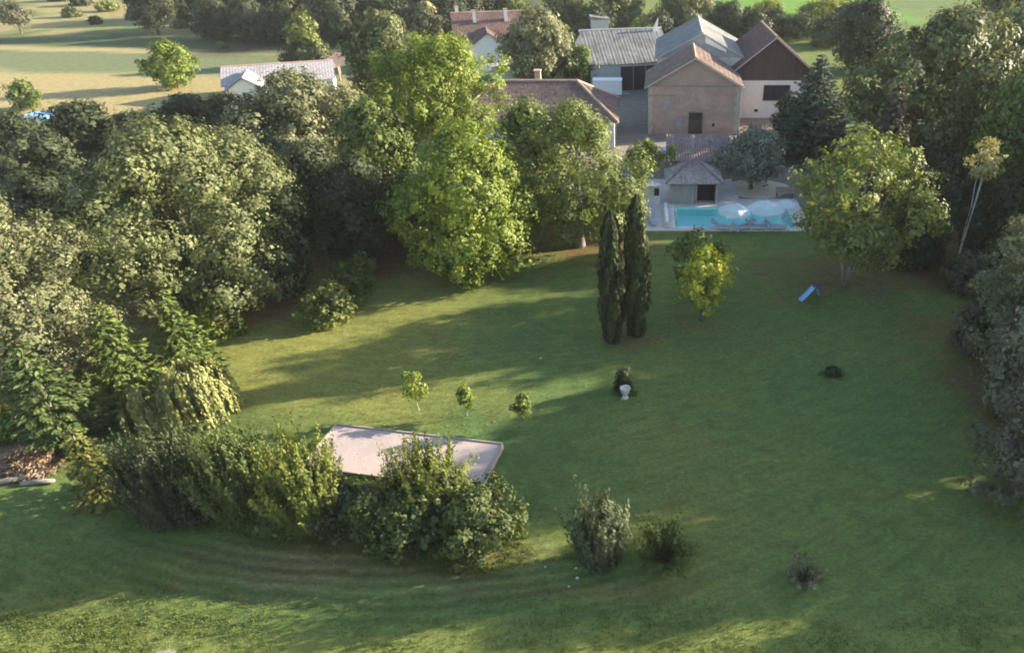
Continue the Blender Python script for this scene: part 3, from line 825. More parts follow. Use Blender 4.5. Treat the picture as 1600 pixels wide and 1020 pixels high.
for a, c_ in ((r0, cs[0]), (r1, cs[1]), (r1, cs[2]), (r0, cs[3]), (r0, r1)):
    MB().bar(Vector(a) + Vector((0, 0, .09)), Vector(c_) + Vector((0, 0, .09)), .10, n=7).build('ridge_cap', M['tilegrey'], ro)

# distant houses
def far_house(name, label, X, Y, rz, w_, d, eave, ridge, wall, roof, cat='house', chim=(), wins=3, wing=None):
    o = empty(name, (X, Y, gzf(X, Y)), rz)
    tag(o, label, cat)
    ro = gable_house(o, -w_ / 2, w_ / 2, -d / 2, d / 2, eave, ridge, wall, roof, 'X', .4, pitch=.4)
    for k in range(wins):
        x_ = -w_ / 2 + w_ * (k + .6) / (wins + .2)
        opening(o, 'window', x_ - .45, x_ + .45, .9, 2.1, -d / 2, 'glass', 'white', 1)
    for (cx, cy, h) in chim:
        c = MB().box(cx - .3, cx + .3, cy - .3, cy + .3, eave, ridge + h).build('chimney', M['white'], ro)
        MB().box(cx - .37, cx + .37, cy - .37, cy + .37, ridge + h, ridge + h + .12).build('chimney_cap', M['ridge'], c)
    if wing:
        wx0, wx1, wy, we, wr = wing
        cx = (wx0 + wx1) / 2
        MB().box(wx0, wx1, wy, -d / 2 - .01, -.2, we).build('wing_wall', M[wall], o)
        MB().prism([(wx0, wy, we), (wx1, wy, we), (cx, wy, wr)], (0, .3, 0)).build('wing_gable', M[wall], o)
        s = (wr - we) / (cx - wx0)
        r = MB()
        for xe in (wx0 - .3, wx1 + .3):
            r.tiles((xe, wy - .3, we - s * .3), (xe, -d / 2 + .4, we - s * .3), (cx, -d / 2 + 2.2, wr), (cx, wy - .3, wr), pitch=.4)
        r.build('wing_roof', M[roof], o)
        opening(o, 'window', cx - .5, cx + .5, .9, 2.1, wy, 'glass', 'white', 1)
    return o
Yh = 107.0
far_house('farmhouse', 'white house with pale grey roof among the left fields', xat(438, Yh, 3), Yh, math.radians(20), 14.5, 7.5, 2.5, 4.2, 'white', 'tilepale', wing=(-6.6, -1.6, -7.6, 2.4, 4.0))
Yh = 131.0
far_house('red_roofed_house', 'white house with red roof and white chimneys behind the limes', xat(772, Yh, 5), Yh, math.radians(14), 13.5, 8.5, 5.0, 8.2, 'white', 'tilered', chim=((-6.0, 1.0, .9), (-3.2, -1.6, .5), (2.2, -1.6, .6)), wing=(-4.6, 1.4, -9.0, 4.2, 6.2))
Yh = 118.0
an = empty('tiled_shelter', (xat(530, Yh, 2), Yh, 0), math.radians(-30))
tag(an, 'small open shelter with pinkish tile roof right of the grey-roofed house', 'shelter')
MB().tiles((-2.2, -2.2, 2.1), (2.2, -2.2, 2.1), (2.2, 1.6, 3.3), (-2.2, 1.6, 3.3), rows=6).build('roof', M['ridge'], an)
for x_ in (-2, 2):
    for y_, z_ in ((-1.9, 2.15), (1.4, 3.2)):
        MB().box(x_ - .09, x_ + .09, y_ - .09, y_ + .09, -.1, z_).build('post', M['timber'], an)
Yh = 150.0
tw = empty('grey_tower', (xat(936, Yh, 5), Yh, gzf(15, Yh)), math.radians(8))
tag(tw, 'narrow pale grey tower block among trees left of the metal shed', 'tower')
hz_ = hgt(30, Yh)
MB().box(-1.75, 1.75, -1.7, 1.7, -.2, hz_).build('wall', M['metalpale'], tw)
MB().prism([(-1.95, -1.9, hz_), (1.95, -1.9, hz_), (1.95, -1.9, hz_ + .15), (-1.95, -1.9, hz_ + .7)], (0, 3.8, 0)).build('roof', M['metal'], tw)
for k in range(5):
    MB().box(-1.6 + .75 * k, -1.5 + .75 * k, -1.76, -1.704, .2, hz_ - .2).build('cladding_rib', M['metalpale'], tw)

# small white outbuilding beside the aspen
wo = empty('white_shack', (xat(783, 117, 1), 117, 0), math.radians(20))
tag(wo, 'small white flat-roofed shack below the red-roofed house', 'shack')
MB().box(-1.7, 1.7, -1.1, 1.1, -.1, 2.1).build('wall', M['white'], wo)
MB().prism([(-1.85, -1.25, 2.1), (1.85, -1.25, 2.1), (1.85, -1.25, 2.35), (-1.85, -1.25, 2.2)], (0, 2.5, 0)).build('roof', M['metalpale'], wo)
opening(wo, 'window', -.5, .5, .9, 1.6, -1.1, 'glass', 'white', 0)

# ------------------------------------------------------------------ pool terrace
tz = 0.12
te = MB()
te.box(TX0, PX0, TY0, TY1, -0.2, tz).box(PX1, TX1, TY0, 63.4, -0.2, tz).box(PX0, PX1, TY0, PY0, -0.2, tz).box(PX0, PX1, PY1, 63.4, -0.2, tz).box(PX0, 9.7, 63.4, TY1, -0.2, tz)
tag(te.build('terrace', M['paving']), kind='structure')
sd = MB()
pts = []
for k in range(22):
    a = 2 * math.pi * k / 22
    pts.append((11.9 + 3.3 * math.cos(a) * (1 + .1 * math.sin(3 * a)), 66.3 + 2.7 * math.sin(a), 0.03))
sd.prism(pts, (0, 0, .03)).build('sand_bed', M['sand'])
tag(bpy.data.objects['sand_bed'], kind='structure')
pool = empty('swimming_pool', ((PX0 + PX1) / 2, (PY0 + PY1) / 2, 0))
tag(pool, 'rectangular turquoise swimming pool in the paved terrace', 'pool')
a, b_ = (PX1 - PX0) / 2, (PY1 - PY0) / 2
ba = MB()
a, b_ = a - .012, b_ - .012
ba.add([(-a, -b_, -.75), (a, -b_, -.75), (a, b_, -.75), (-a, b_, -.75), (-a, -b_, .1), (a, -b_, .1), (a, b_, .1), (-a, b_, .1)], [(0, 1, 2, 3), (0, 4, 5, 1), (1, 5, 6, 2), (2, 6, 7, 3), (3, 7, 4, 0)])
ba.build('basin', M['liner'], pool)
MB().poly([(-a + .002, -b_ + .002, -.03), (a - .002, -b_ + .002, -.03), (a - .002, b_ - .002, -.03), (-a + .002, b_ - .002, -.03)]).build('water', M['water'], pool)
nn = 19
a, b_ = a + .012, b_ + .012
me_c = None
for (x0, x1, y0, y1, n_, ax) in ((-a - .3, a + .3, -b_ - .3, -b_ + .04, nn, 0), (-a - .3, a + .3, b_ - .04, b_ + .3, nn, 0), (-a - .3, -a + .04, -b_ + .045, b_ - .045, 7, 1), (a - .04, a + .3, -b_ + .045, b_ - .045, 7, 1)):
    for k in range(n_):
        if ax == 0:
            L_ = (x1 - x0) / n_; MB().box(x0 + L_ * k + .006, x0 + L_ * (k + 1) - .006, y0, y1, .10, .165).build('coping_stone', M['coping'], pool)
        else:
            L_ = (y1 - y0) / n_; MB().box(x0, x1, y0 + L_ * k + .006, y0 + L_ * (k + 1) - .006, .10, .165).build('coping_stone', M['coping'], pool)
ld = empty('pool_ladder', (PX0 - .05, 58.9, tz))
tag(ld, 'white handrail ladder at the left end of the pool', 'ladder')
for y_ in (-.3, .3):
    MB().tube([(-.55, y_, 0.0), (-.5, y_, .75), (-.2, y_, .95), (.25, y_, .6), (.3, y_, -.9)], [.035] * 5, 8).build('rail', M['whitepaint'], ld, True)
for z_ in (-.25, -.55, -.85):
    MB().box(.24, .36, -.28, .28, z_, z_ + .04).build('step', M['whitepaint'], ld)
for n_, (x_, y0_) in enumerate(((13.85, 58.2),)):
    rr = empty('cover_roller', (2.4, 58.9, tz))
    tag(rr, 'pale pool cover roller lying along the left pool end', 'roller')
    MB().bar((0, -2.2, .38), (0, 2.2, .38), .17, n=12).build('rolled_cover', M['whitepaint'], rr, True)
    for y_ in (-2.35, 2.35):
        MB().box(-.25, .25, y_ - .04, y_ + .04, 0, .07).build('foot', M['steel'], rr)
        MB().bar((0, y_, .05), (0, y_, .40), .04).build('upright', M['steel'], rr)

def parasol(X, Y, z, rad, h, label, tilt):
    o = empty('parasol', (X, Y, z), tilt)
    tag(o, label, 'parasol', 'white parasols by the pool')
    n = 8
    prof = [(0.0, h), (rad * .33, h - .22 * rad * .5), (rad * .68, h - .22 * rad * 1.15), (rad, h - .22 * rad * 2.0)]
    b = MB()
    vs = []; fs = []
    for i, (r_, z_) in enumerate(prof[1:]):
        for k in range(n * 2):
            t = math.pi * k / n
            sag = 1.0 if k % 2 == 0 else 0.955
            vs.append((r_ * math.cos(t) * sag, r_ * math.sin(t) * sag, z_ + (0 if k % 2 == 0 else -.02)))
    m = 2 * n
    vs.append((0, 0, h))
    for i in range(2):
        for k in range(m): fs.append((i * m + k, i * m + (k + 1) % m, (i + 1) * m + (k + 1) % m, (i + 1) * m + k))
    for k in range(m): fs.append((k, len(vs) - 1, (k + 1) % m))
    b.add(vs, fs)
    # valance
    lo = prof[-1][1]
    vv = [(v[0], v[1], v[2]) for v in vs[2 * m:3 * m]] + [(v[0] * 1.01, v[1] * 1.01, v[2] - .18) for v in vs[2 * m:3 * m]]
    b.add(vv, [(k, (k + 1) % m, m + (k + 1) % m, m + k) for k in range(m)])
    b.build('canopy', M['fabric'], o)
    MB().bar((0, 0, 0.05), (0, 0, h + .12), .035, n=8).build('pole', M['steel'], o)
    MB().lathe([(.0, 0.0), (.34, 0.0), (.34, .06), (.1, .12), (.05, .12)], 14).build('base', M['stone'], o)
    for k in range(n):
        t = 2 * math.pi * k / n
        MB().bar((0, 0, h - .05), (rad * .97 * math.cos(t), rad * .97 * math.sin(t), lo - .02), .013, n=4).build('rib', M['steel'], o)
parasol(xat(1149, 57.0, 2.4), 56.95, tz, 1.5, 2.1, 'domed white parasol over the middle of the pool edge', .2)
parasol(xat(1198, 57.6, 2.4), 57.4, tz, 1.7, 2.2, 'larger white parasol toward the right end of the pool', .5)
parasol(xat(1229, 58.6, 2.0), 58.6, tz, 1.0, 1.8, 'small white parasol at the far right pool corner', .1)

def lounger(X, Y, rz, label, pad='cushion'):
    o = empty('sun_lounger', (X, Y, tz), rz)
    tag(o, label, 'sun lounger', 'sun loungers on the pool terrace')
    MB().box(-.33, .33, -.95, .45, .26, .31).build('frame', M['whitepaint'], o)
    MB().box(-.31, .31, -.93, .43, .312, .38).build('seat', M[pad], o)
    MB().prism([(-.31, .44, .32), (-.31, .44, .40), (-.31, 1.0, .86), (-.31, 1.04, .79)], (.62, 0, 0)).build('backrest', M[pad], o)
    for x_ in (-.28, .28):
        for y_ in (-.85, .38):
            MB().box(x_ - .025, x_ + .025, y_ - .025, y_ + .025, 0, .26).build('leg', M['whitepaint'], o)
yl = 56.05
lounger(xat(1128, yl, .3), yl + .05, 1.2, 'sun lounger left of the domed parasol on the near pool edge')
lounger(xat(1163, yl, .3), yl + .05, -1.1, 'sun lounger just right of the domed parasol')
lounger(xat(1182, yl, .3), yl + .05, 1.35, 'sun lounger between the two big parasols')
lounger(xat(1213, yl, .3), yl + .05, 1.5, 'sun lounger under the larger right parasol')
lounger(1.1, 57.6, .3, 'sun lounger at the left end of the terrace, nearest the lawn')
lounger(1.1, 59.6, .1, 'sun lounger at the left end of the terrace, beside the grill cabinet')

gc = empty('grill_cabinet', (0.95, 62.4, tz))
tag(gc, 'white masonry grill cabinet with dark firebox left of the pool', 'barbecue')
MB().box(-.95, .95, -.4, .4, 0, .85).build('plinth', M['white'], gc)
MB().box(-.95, .3, -.1, .4, .855, 1.6).build('back_panel', M['white'], gc)
MB().box(.3, .95, -.36, .4, .855, 1.75).build('hood', M['white'], gc)
MB().box(.4, .88, -.385, -.365, .5, 1.6).build('firebox', M['dark'], gc)
MB().box(-1.0, .25, -.46, -.11, .855, .91).build('worktop', M['coping'], gc)
MB().box(-1.02, 1.0, -.42, .46, 1.755, 1.84).build('cap', M['coping'], gc)

bn = empty('garden_bench', (14.3, 64.2, 0.05), -.1)
tag(bn, 'low dark garden bench at the right edge of the terrace', 'bench')
MB().box(-.9, .9, -.22, .22, .42, .47).build('seat', M['timber'], bn)
MB().box(-.9, .9, .2, .25, .5, .9).build('backrest', M['timber'], bn)
for x_ in (-.75, .75):
    MB().box(x_ - .04, x_ + .04, -.2, .24, 0, .418).build('leg', M['darkmetal'], bn)

gt = empty('garden_table', (xat(1045, 77.5, .8), 77.5, 0), .1)
tag(gt, 'pale blue garden table standing before the stone barn', 'table')
MB().box(-1.0, 1.0, -.5, .5, .74, .80).build('tabletop', M['bluepale'], gt)
for x_ in (-.85, .85):
    for y_ in (-.4, .4):
        MB().box(x_ - .04, x_ + .04, y_ - .04, y_ + .04, 0, .738).build('leg', M['whitepaint'], gt)

# blue round pool behind the far left hedge
Xb, Yb = gp(66, 188)
bp_ = empty('round_pool', (Xb, Yb, 0))
tag(bp_, 'round blue above-ground pool half hidden behind the far left hedge', 'pool')
MB().lathe([(1.8, 0), (1.84, .4), (1.8, .8), (1.7, .82), (1.68, .3)], 24).build('shell', M['blue'], bp_, True)
MB().lathe([(1.69, .68), (.01, .68)], 24).build('water', M['bluepale'], bp_)

# ------------------------------------------------------------------ boules court
ca = np.array([(-16.9, 29.35), (-7.4, 27.76), (-7.95, 24.5), (-17.45, 26.09)])
cc = ca.mean(0)
crt = empty('boules_court', (cc[0], cc[1], 0.0))
tag(crt, 'pale gravel boules court edged with boards behind the front hedge', 'court')
zc = 0.19
loc = [(p[0] - cc[0], p[1] - cc[1]) for p in ca]
MB().prism([(x, y, -.2) for x, y in reversed(loc)], (0, 0, zc + .2)).build('gravel', M['court'], crt)
for k in range(4):
    p, q = Vector((*loc[k], 0)), Vector((*loc[(k + 1) % 4], 0))
    n_ = 3 if (q - p).length > 5 else 1
    nrm = Vector(((q - p).y, -(q - p).x, 0)).normalized() * -.075
    for j in range(n_):
        A_, B_ = p.lerp(q, j / n_ + .003), p.lerp(q, (j + 1) / n_ - .003)
        MB().prism([A_ + Vector((0, 0, -.25)), B_ + Vector((0, 0, -.25)), B_ + nrm + Vector((0, 0, -.25)), A_ + nrm + Vector((0, 0, -.25))], (0, 0, zc + .25 + .07)).build('edging_board', M['plank'], crt)

# ------------------------------------------------------------------ garden objects
# urn with a shrub behind it
Xu, Yu = gp(977, 622)
ur = empty('garden_urn', (Xu, Yu, gzf(Xu, Yu)))
tag(ur, 'white stone urn on the lawn in front of a small dark bush', 'urn')
MB().lathe([(.0, 0), (.20, 0), (.20, .08), (.09, .14), (.08, .22), (.20, .36), (.28, .58), (.27, .68), (.32, .72), (.31, .76), (.24, .75), (.2, .66), (0, .64)], 16).build('bowl', M['stone'], ur, True)
MB().box(-.23, .23, -.23, .23, -.15, -.002).build('plinth', M['stone'], ur)

# slide
Xs, Ys = gp(1268, 466)
sl_ = empty('garden_slide', (Xs, Ys, gzf(Xs, Ys)), math.radians(-150)); sl_.scale = (.68, .68, .74)
tag(sl_, 'blue plastic slide with dark ladder frame on the shaded lawn', 'slide')
ch = []
for k in range(9):
    t = k / 8
    ch.append((-0.1 + 1.7 * t, 1.25 - 1.18 * (t ** .9) + (0.10 * max(0, t - .7) / .3)))
vs = []; fs = []
for (x_, z_) in ch:
    for (y_, dz) in ((-.30, .20), (-.27, .20), (-.24, 0), (.24, 0), (.27, .20), (.30, .20)):
        vs.append((x_, y_, z_ + dz))
for i in range(len(ch) - 1):
    for k in range(5):
        fs.append((i * 6 + k, i * 6 + k + 1, (i + 1) * 6 + k + 1, (i + 1) * 6 + k))
MB().add(vs, fs).build('chute', M['bluepale'], sl_)
MB().box(-.55, -.1, -.3, .3, 1.20, 1.26).build('platform', M['navy'], sl_)
for y_ in (-.31, .31):
    MB().bar((-.12, y_, 1.24), (-.12, y_, 0), .035).build('post', M['navy'], sl_)
    MB().tube([(-1.1, y_, 0), (-.55, y_, 1.25), (-.45, y_, 1.8), (-.15, y_, 1.8), (-.08, y_, 1.3)], [.035] * 5).build('rail', M['navy'], sl_)
for k in range(4):
    t = (k + .7) / 5
    MB().box(-1.1 + .55 * t - .05, -1.1 + .55 * t + .05, -.29, .29, 1.25 * t - .02, 1.25 * t + .02).build('rung', M['blue'], sl_)

# brush heap with cut logs
Xh, Yh_ = gp(46, 733)
R = np.random.RandomState(5)
bh = empty('brush_heap', (Xh, Yh_, gzf(Xh, Yh_)))
tag(bh, 'heap of dry reddish-brown cut branches at the left edge', 'brush pile')
n = 2600
a = R.uniform(0, 6.28, n); q = np.sqrt(R.uniform(0, 1, n))
P = np.stack([1.6 * q * np.cos(a), 1.1 * q * np.sin(a), 0.08 + 1.25 * (1 - q ** 1.6) * R.uniform(.35, 1, n)], 1)
link('twigs', leaf_mesh('twigs', P, unit(sph(R, n) + np.array([0, 0, .8])), sph(R, n) * np.array([1, 1, .4]), R.uniform(.25, .6, n), R.uniform(.04, .12, n), R.uniform(0, 1, n), LEAF['litter']), bh)
b = MB()
for k in range(46):
    a = R.uniform(0, 6.28); q = math.sqrt(R.uniform(0, 1))
    p = Vector((1.4 * q * math.cos(a), 1.0 * q * math.sin(a), .1 + 1.0 * (1 - q)))
    d = Vector((R.normal(), R.normal() * .7, R.normal() * .25)).normalized() * R.uniform(.4, .9)
    b.bar(p - d, p + d, .03, .012, 5)
b.build('branches', M['log'], bh)
def log(u, v, L_, rz, r_, label):
    x, y = gp(u, v)
    o = empty('cut_log', (x, y, gzf(x, y) + r_), rz)
    tag(o, label, 'log', 'cut logs beside the brush heap')
    MB().tube([(-L_ / 2, 0, 0), (0, .05, .02), (L_ / 2, -.03, 0)], [r_, r_ * .95, r_ * .8], 9).build('stem', M['log'], o, True)
    MB().bar((L_ * .1, 0, 0), (L_ * .22, .2, r_ + .22), r_ * .35, r_ * .2).build('branch_stub', M['log'], o)
log(18, 756, 2.6, .35, .16, 'longest bleached log lying in front of the brush heap')
log(62, 757, 1.5, .15, .13, 'short bleached log just right of the longest log')
log(2, 747, 1.6, .55, .12, 'thin bleached log behind the longest log at the left edge')
Xh, Yh_ = gp(258, 1019)
o = empty('earth_mound', (Xh, Yh_ - .15, gzf(Xh, Yh_)))
tag(o, 'flat pale earth mound at the bottom edge of the photo', 'mound')
pts = []
b = MB(); rings = ((0.02, .07), (.35, .06), (.65, .02), (.95, -.06))
vs = []; fs = []
for i, (q, z_) in enumerate(rings):
    for k in range(16):
        t = 6.283 * k / 16; w_ = 1 + .15 * math.sin(3 * t + i)
        vs.append((1.0 * q * w_ * math.cos(t), .45 * q * w_ * math.sin(t), z_ + .02 * math.sin(5 * t + i)))
for i in range(3):
    for k in range(16): fs.append((i * 16 + k, (i + 1) * 16 + k, (i + 1) * 16 + (k + 1) % 16, i * 16 + (k + 1) % 16))
MB().add(vs, fs).build('soil', M['log'], o, True)

def boule(u, v, label, r_=.09):
    x, y = gp(u, v)
    o = MB().lathe([(0.001, -r_), (r_ * .6, -r_ * .8), (r_, -.02), (r_ * .92, r_ * .4), (r_ * .55, r_ * .82), (0.001, r_)], 10).build('pale_stone', M['stone'], None, True)
    o.location = (x, y, gzf(x, y) + r_ * .8); o.scale = (1.2, .9, .85)
    tag(o, label, 'stone', 'pale stones on the lawn')
boule(852, 885, 'pale stone on the grass, leftmost of the four near the grey bush', .045)
boule(900, 887, 'pale stone on the grass at the foot of the grey bush', .05)
boule(902, 903, 'largest pale stone on the grass below the grey bush', .065)
boule(889, 917, 'pale stone on the grass, lowest of the four near the grey bush', .05)
boule(845, 563, 'pale stone lying alone on the lawn left of the cypresses', .07)

# ------------------------------------------------------------------ trees and shrubs
# left side
plant('oak_tree', 'broad', 'oak', 282, 490, 184, 164, 'huge olive-green oak dominating the left half of the photo', under=.08, leaf=.21, cl=.60, dens=.95, bough=.32, nb=56, peak=.48)
plant('leafy_tree', 'broad', 'greyoak', 18, 615, 296, 110, 'tall pale grey-green tree filling the left edge beside the oak', under=.06, leaf=.17, cl=.48, dens=1.0, bough=.28, nb=44)
plant('leafy_tree', 'broad', 'dark', 88, 455, 262, 72, 'dark green tree between the left edge tree and the huge oak', under=.12, leaf=.22, cl=.55)
plant('spruce_tree', 'spruce', 'spruce', 180, 618, 468, 62, 'bright green spruce in front of the huge oak', under=.02, leaf=.26)
plant('spruce_tree', 'spruce', 'darkspruce', 66, 692, 538, 76, 'broad dark green spruce above the brush heap', under=.02, leaf=.28)
plant('spruce_tree', 'spruce', 'spruce', 276, 585, 448, 47, 'slender spruce at the foot of the oak', under=.02, leaf=.26)
plant('leafy_shrub', 'broad', 'lime', 342, 540, 458, 36, 'bright green shrub right of the slender spruce', 'shrub', under=.02, leaf=.22, cl=.4)
plant('weeping_tree', 'weep', 'willow', 296, 646, 562, 54, 'golden weeping tree with hanging strands left of the boules court', leaf=.2, strands=520)
plant('weeping_tree', 'weep', 'willow', 222, 664, 600, 34, 'low straggly weeping tree tucked left of the golden one', leaf=.18, strands=160)
plant('golden_conifer', 'spruce', 'goldspruce', 132, 768, 660, 46, 'low golden conifer between brush heap and front hedge', under=.0, leaf=.24)
plant('leafy_shrub', 'broad', 'lime', 0, 700, 640, 26, 'bright green shrub cut off by the left edge', 'shrub', under=.02, leaf=.2, cl=.35)
# front hedge
G = 'shrubs of the front hedge'
plant('hedge_shrub', 'shoots', 'dark', 238, 800, 664, 56, 'tall dark bush at the left end of the front hedge', 'shrub', G, leaf=.17, shoots=412, lean=.22)
plant('hedge_shrub', 'shoots', 'hedge', 358, 806, 668, 48, 'tall green bush second in the front hedge', 'shrub', G, leaf=.17, shoots=375, lean=.25)
plant('hedge_shrub', 'shoots', 'hedgelight', 466, 818, 684, 50, 'yellow-green bush left of the boules court', 'shrub', G, leaf=.17, shoots=325, lean=.3)
plant('hedge_shrub', 'broad', 'dark', 298, 818, 742, 48, 'low dark bush between the two tall left hedge bushes', 'shrub', G, under=.0, leaf=.15, cl=.30)
plant('hedge_shrub', 'broad', 'hedge', 448, 845, 760, 50, 'leafy green bush at the foot of the yellow-green one', 'shrub', G, under=.0, leaf=.15, cl=.30)
plant('hedge_shrub', 'broad', 'dark', 535, 858, 766, 54, 'low dark bush in the middle of the front hedge', 'shrub', G, under=.0, leaf=.15, cl=.30)
plant('hedge_shrub', 'shoots', 'hedgelight', 662, 800, 690, 46, 'bush with yellow shoots standing before the court', 'shrub', G, leaf=.17, shoots=300, lean=.42)
plant('hedge_shrub', 'broad', 'hedge', 625, 872, 772, 62, 'rounded green bush below the yellow-shooted one', 'shrub', G, under=.0, leaf=.15, cl=.30)
plant('hedge_shrub', 'broad', 'hedge', 738, 884, 766, 78, 'broad round bush at the right end of the front hedge', 'shrub', G, under=.0, leaf=.15, cl=.30)
plant('hedge_shrub', 'broad', 'hedge', 400, 826, 742, 50, 'dark leafy bush below the second tall hedge bush', 'shrub', G, under=.0, leaf=.15, cl=.30)
plant('hedge_shrub', 'broad', 'hedge', 580, 864, 768, 50, 'low green bush filling the gap in mid hedge', 'shrub', G, under=.0, leaf=.15, cl=.30)
plant('hedge_shrub', 'broad', 'dark', 680, 850, 752, 62, 'dark leafy bush directly below the yellow shoots', 'shrub', G, under=.0, leaf=.15, cl=.30)
plant('grey_shrub', 'shoots', 'grey', 935, 878, 762, 36, 'grey-green bush with upright tips standing alone', 'shrub', leaf=.17, shoots=170, lean=.2)
plant('tussock', 'shoots', 'hedge', 1040, 884, 818, 24, 'low dark arching tussock right of the grey bush', 'plant', leaf=.18, shoots=90, lean=.35, arch=.35)
plant('tussock', 'shoots', 'drygrass', 1260, 914, 878, 13, 'pale spiky tussock low on the right of the lawn', 'plant', leaf=.2, shoots=34, lean=.5, arch=.2)
plant('low_tuft', 'broad', 'dark', 1302, 590, 578, 9, 'small dark tuft alone on the right lawn', 'plant', under=.0, leaf=.16, cl=.22)
plant('low_bush', 'broad', 'dark', 974, 616, 578, 13, 'small dark bush right behind the white urn', 'shrub', under=.0, leaf=.16, cl=.24)
# saplings
G = 'saplings on the lawn'
for (u, vb, vt, hw, lb, pal) in ((648, 646, 578, 17, 'tallest leafy sapling on the sunlit lawn above the court', 'lime'), (727, 650, 604, 14, 'middle sapling of three above the court', 'lime'), (817, 668, 614, 15, 'thin shaded sapling right of the other two', 'green')):
    plant('sapling', 'broad', pal, u, vb, vt, hw, lb, 'tree', G, under=.42, leaf=.16, cl=.22, dens=.55, nb=11, bough=.3, trunk_r=.03, bark='palebark')
# cypresses, golden tree, round shrubs
plant('cypress_tree', 'column', 'cypress', 955, 533, 325, 22, 'left column-shaped cypress of the pair in the middle', leaf=.26)
plant('cypress_tree', 'column', 'cypress', 994, 523, 302, 22, 'right column-shaped cypress of the pair in the middle', leaf=.26)
plant('golden_tree', 'broad', 'gold', 1100, 500, 382, 42, 'small tree with golden-yellow leaves right of the cypresses', under=.22, leaf=.22, cl=.4, dens=.85)
plant('leafy_tree', 'broad', 'green', 1085, 470, 360, 44, 'thin green tree behind the golden one', under=.4, leaf=.22, cl=.36, dens=.6)
plant('leafy_shrub', 'broad', 'ash', 510, 516, 438, 42, 'pale green rounded shrub at the left lawn edge', 'shrub', under=.02, leaf=.22, cl=.42)
plant('leafy_shrub', 'broad', 'green', 552, 474, 400, 40, 'deep green rounded shrub behind the pale green one', 'shrub', under=.02, leaf=.26, cl=.42)
# limes and neighbours
plant('lime_tree', 'broad', 'lime', 730, 425, 184, 112, 'bright yellow-green lime in the middle of the tree group', under=.08, peak=.5, leaf=.22, cl=.62, bough=.30, nb=44, droop=1.5)
plant('lime_tree', 'broad', 'lime', 690, 292, 50, 100, 'tallest bright green lime behind the middle one', under=.38, peak=.5, leaf=.22, cl=.7, bough=.3, nb=44)
plant('ash_tree', 'broad', 'ash', 900, 385, 150, 104, 'olive-green ash tree left of the cypresses', under=.14, peak=.5, leaf=.21, cl=.6, bough=.3, nb=40, droop=2.0, bark='palebark')
plant('leafy_tree', 'broad', 'green', 828, 350, 150, 58, 'darker green tree between lime and ash', under=.12, leaf=.3, cl=.6)
plant('leafy_tree', 'broad', 'green', 588, 330, 150, 66, 'mid green tree left of the tallest lime', under=.1, leaf=.3, cl=.62)
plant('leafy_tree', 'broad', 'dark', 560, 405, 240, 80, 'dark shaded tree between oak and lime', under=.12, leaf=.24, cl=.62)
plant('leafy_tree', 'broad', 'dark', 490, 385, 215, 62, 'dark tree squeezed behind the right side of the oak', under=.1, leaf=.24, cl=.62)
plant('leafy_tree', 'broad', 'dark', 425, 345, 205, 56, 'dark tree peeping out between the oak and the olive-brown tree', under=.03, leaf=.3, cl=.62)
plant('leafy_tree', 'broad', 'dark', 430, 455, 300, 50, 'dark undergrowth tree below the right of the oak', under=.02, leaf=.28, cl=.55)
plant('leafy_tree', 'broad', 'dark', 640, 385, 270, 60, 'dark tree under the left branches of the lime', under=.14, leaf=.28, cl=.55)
plant('leafy_tree', 'broad', 'greyoak', 462, 250, 108, 92, 'olive-brown tree in front of the grey-roofed house', under=.08, leaf=.34, cl=.72)
plant('leafy_tree', 'broad', 'oak', 606, 205, 12, 60, 'tall olive tree with bare trunk above the mid green tree', under=.28, leaf=.34, cl=.75)
# far left hedge and field trees
G = 'dark trees of the far left hedge'
for (u, vb, vt, hw, lb) in ((130, 250, 156, 62, 'dark tree right of the round blue pool'), (20, 275, 172, 56, 'dark tree left of the round blue pool'), (75, 300, 205, 52, 'low dark tree in front of the round blue pool'),
                            (290, 225, 146, 56, 'dark tree left of the white house'), (212, 250, 172, 46, 'dark tree in the middle of the far left hedge'), (362, 245, 142, 46, 'dark tree directly below the white house')):
    plant('hedge_tree', 'broad', 'dark', u, vb, vt, hw, lb, 'tree', G, under=.03, leaf=.36, cl=.75, share='hedge%d' % (u % 2))
plant('round_tree', 'broad', 'lime', 265, 138, 62, 34, 'round bright green tree alone in the left field', under=.06, leaf=.36, cl=.7)
plant('small_tree', 'broad', 'green', 37, 170, 124, 21, 'little green tree in the straw field at the far left', under=.05, leaf=.32, cl=.5)
plant('open_tree', 'broad', 'brown', 22, 55, 2, 26, 'dark thin-crowned tree in the top left corner', under=.3, leaf=.36, cl=.7, dens=.7)
plant('leafy_tree', 'broad', 'dark', 232, 55, -35, 36, 'dark leaning tree at the top edge above the left field', under=.15, leaf=.4, cl=.9)
for i, (u, v, hw) in enumerate(((112, 30, 12), (150, 40, 8), (168, 22, 13), (205, 34, 9), (128, 14, 12), (280, 46, 10), (300, 30, 12), (90, 8, 12), (310, 52, 9), (345, 76, 8))):
    plant('scrub_bush', 'broad', ('oak', 'dark', 'ash')[i % 3], u, v, v - 1.25 * hw, hw, 'small scrub bush dotted over the rough pasture at top left', 'bush', 'scrub bushes on the far pasture', under=.0, leaf=.42, cl=.6, share='scrub%d' % (i % 3))
plant('leafy_tree', 'broad', 'ash', 474, 102, 18, 26, 'pale yellowish tree above the grey-roofed house', under=.12, leaf=.4, cl=.8)
plant('leafy_shrub', 'broad', 'dark', 478, 104, 64, 36, 'dark shrub at the foot of the pale yellowish tree', 'shrub', under=.0, leaf=.4, cl=.8)
plant('leafy_shrub', 'broad', 'ash', 562, 185, 130, 17, 'small pale shrub below the pinkish shelter', 'shrub', under=.04, leaf=.28, cl=.45)
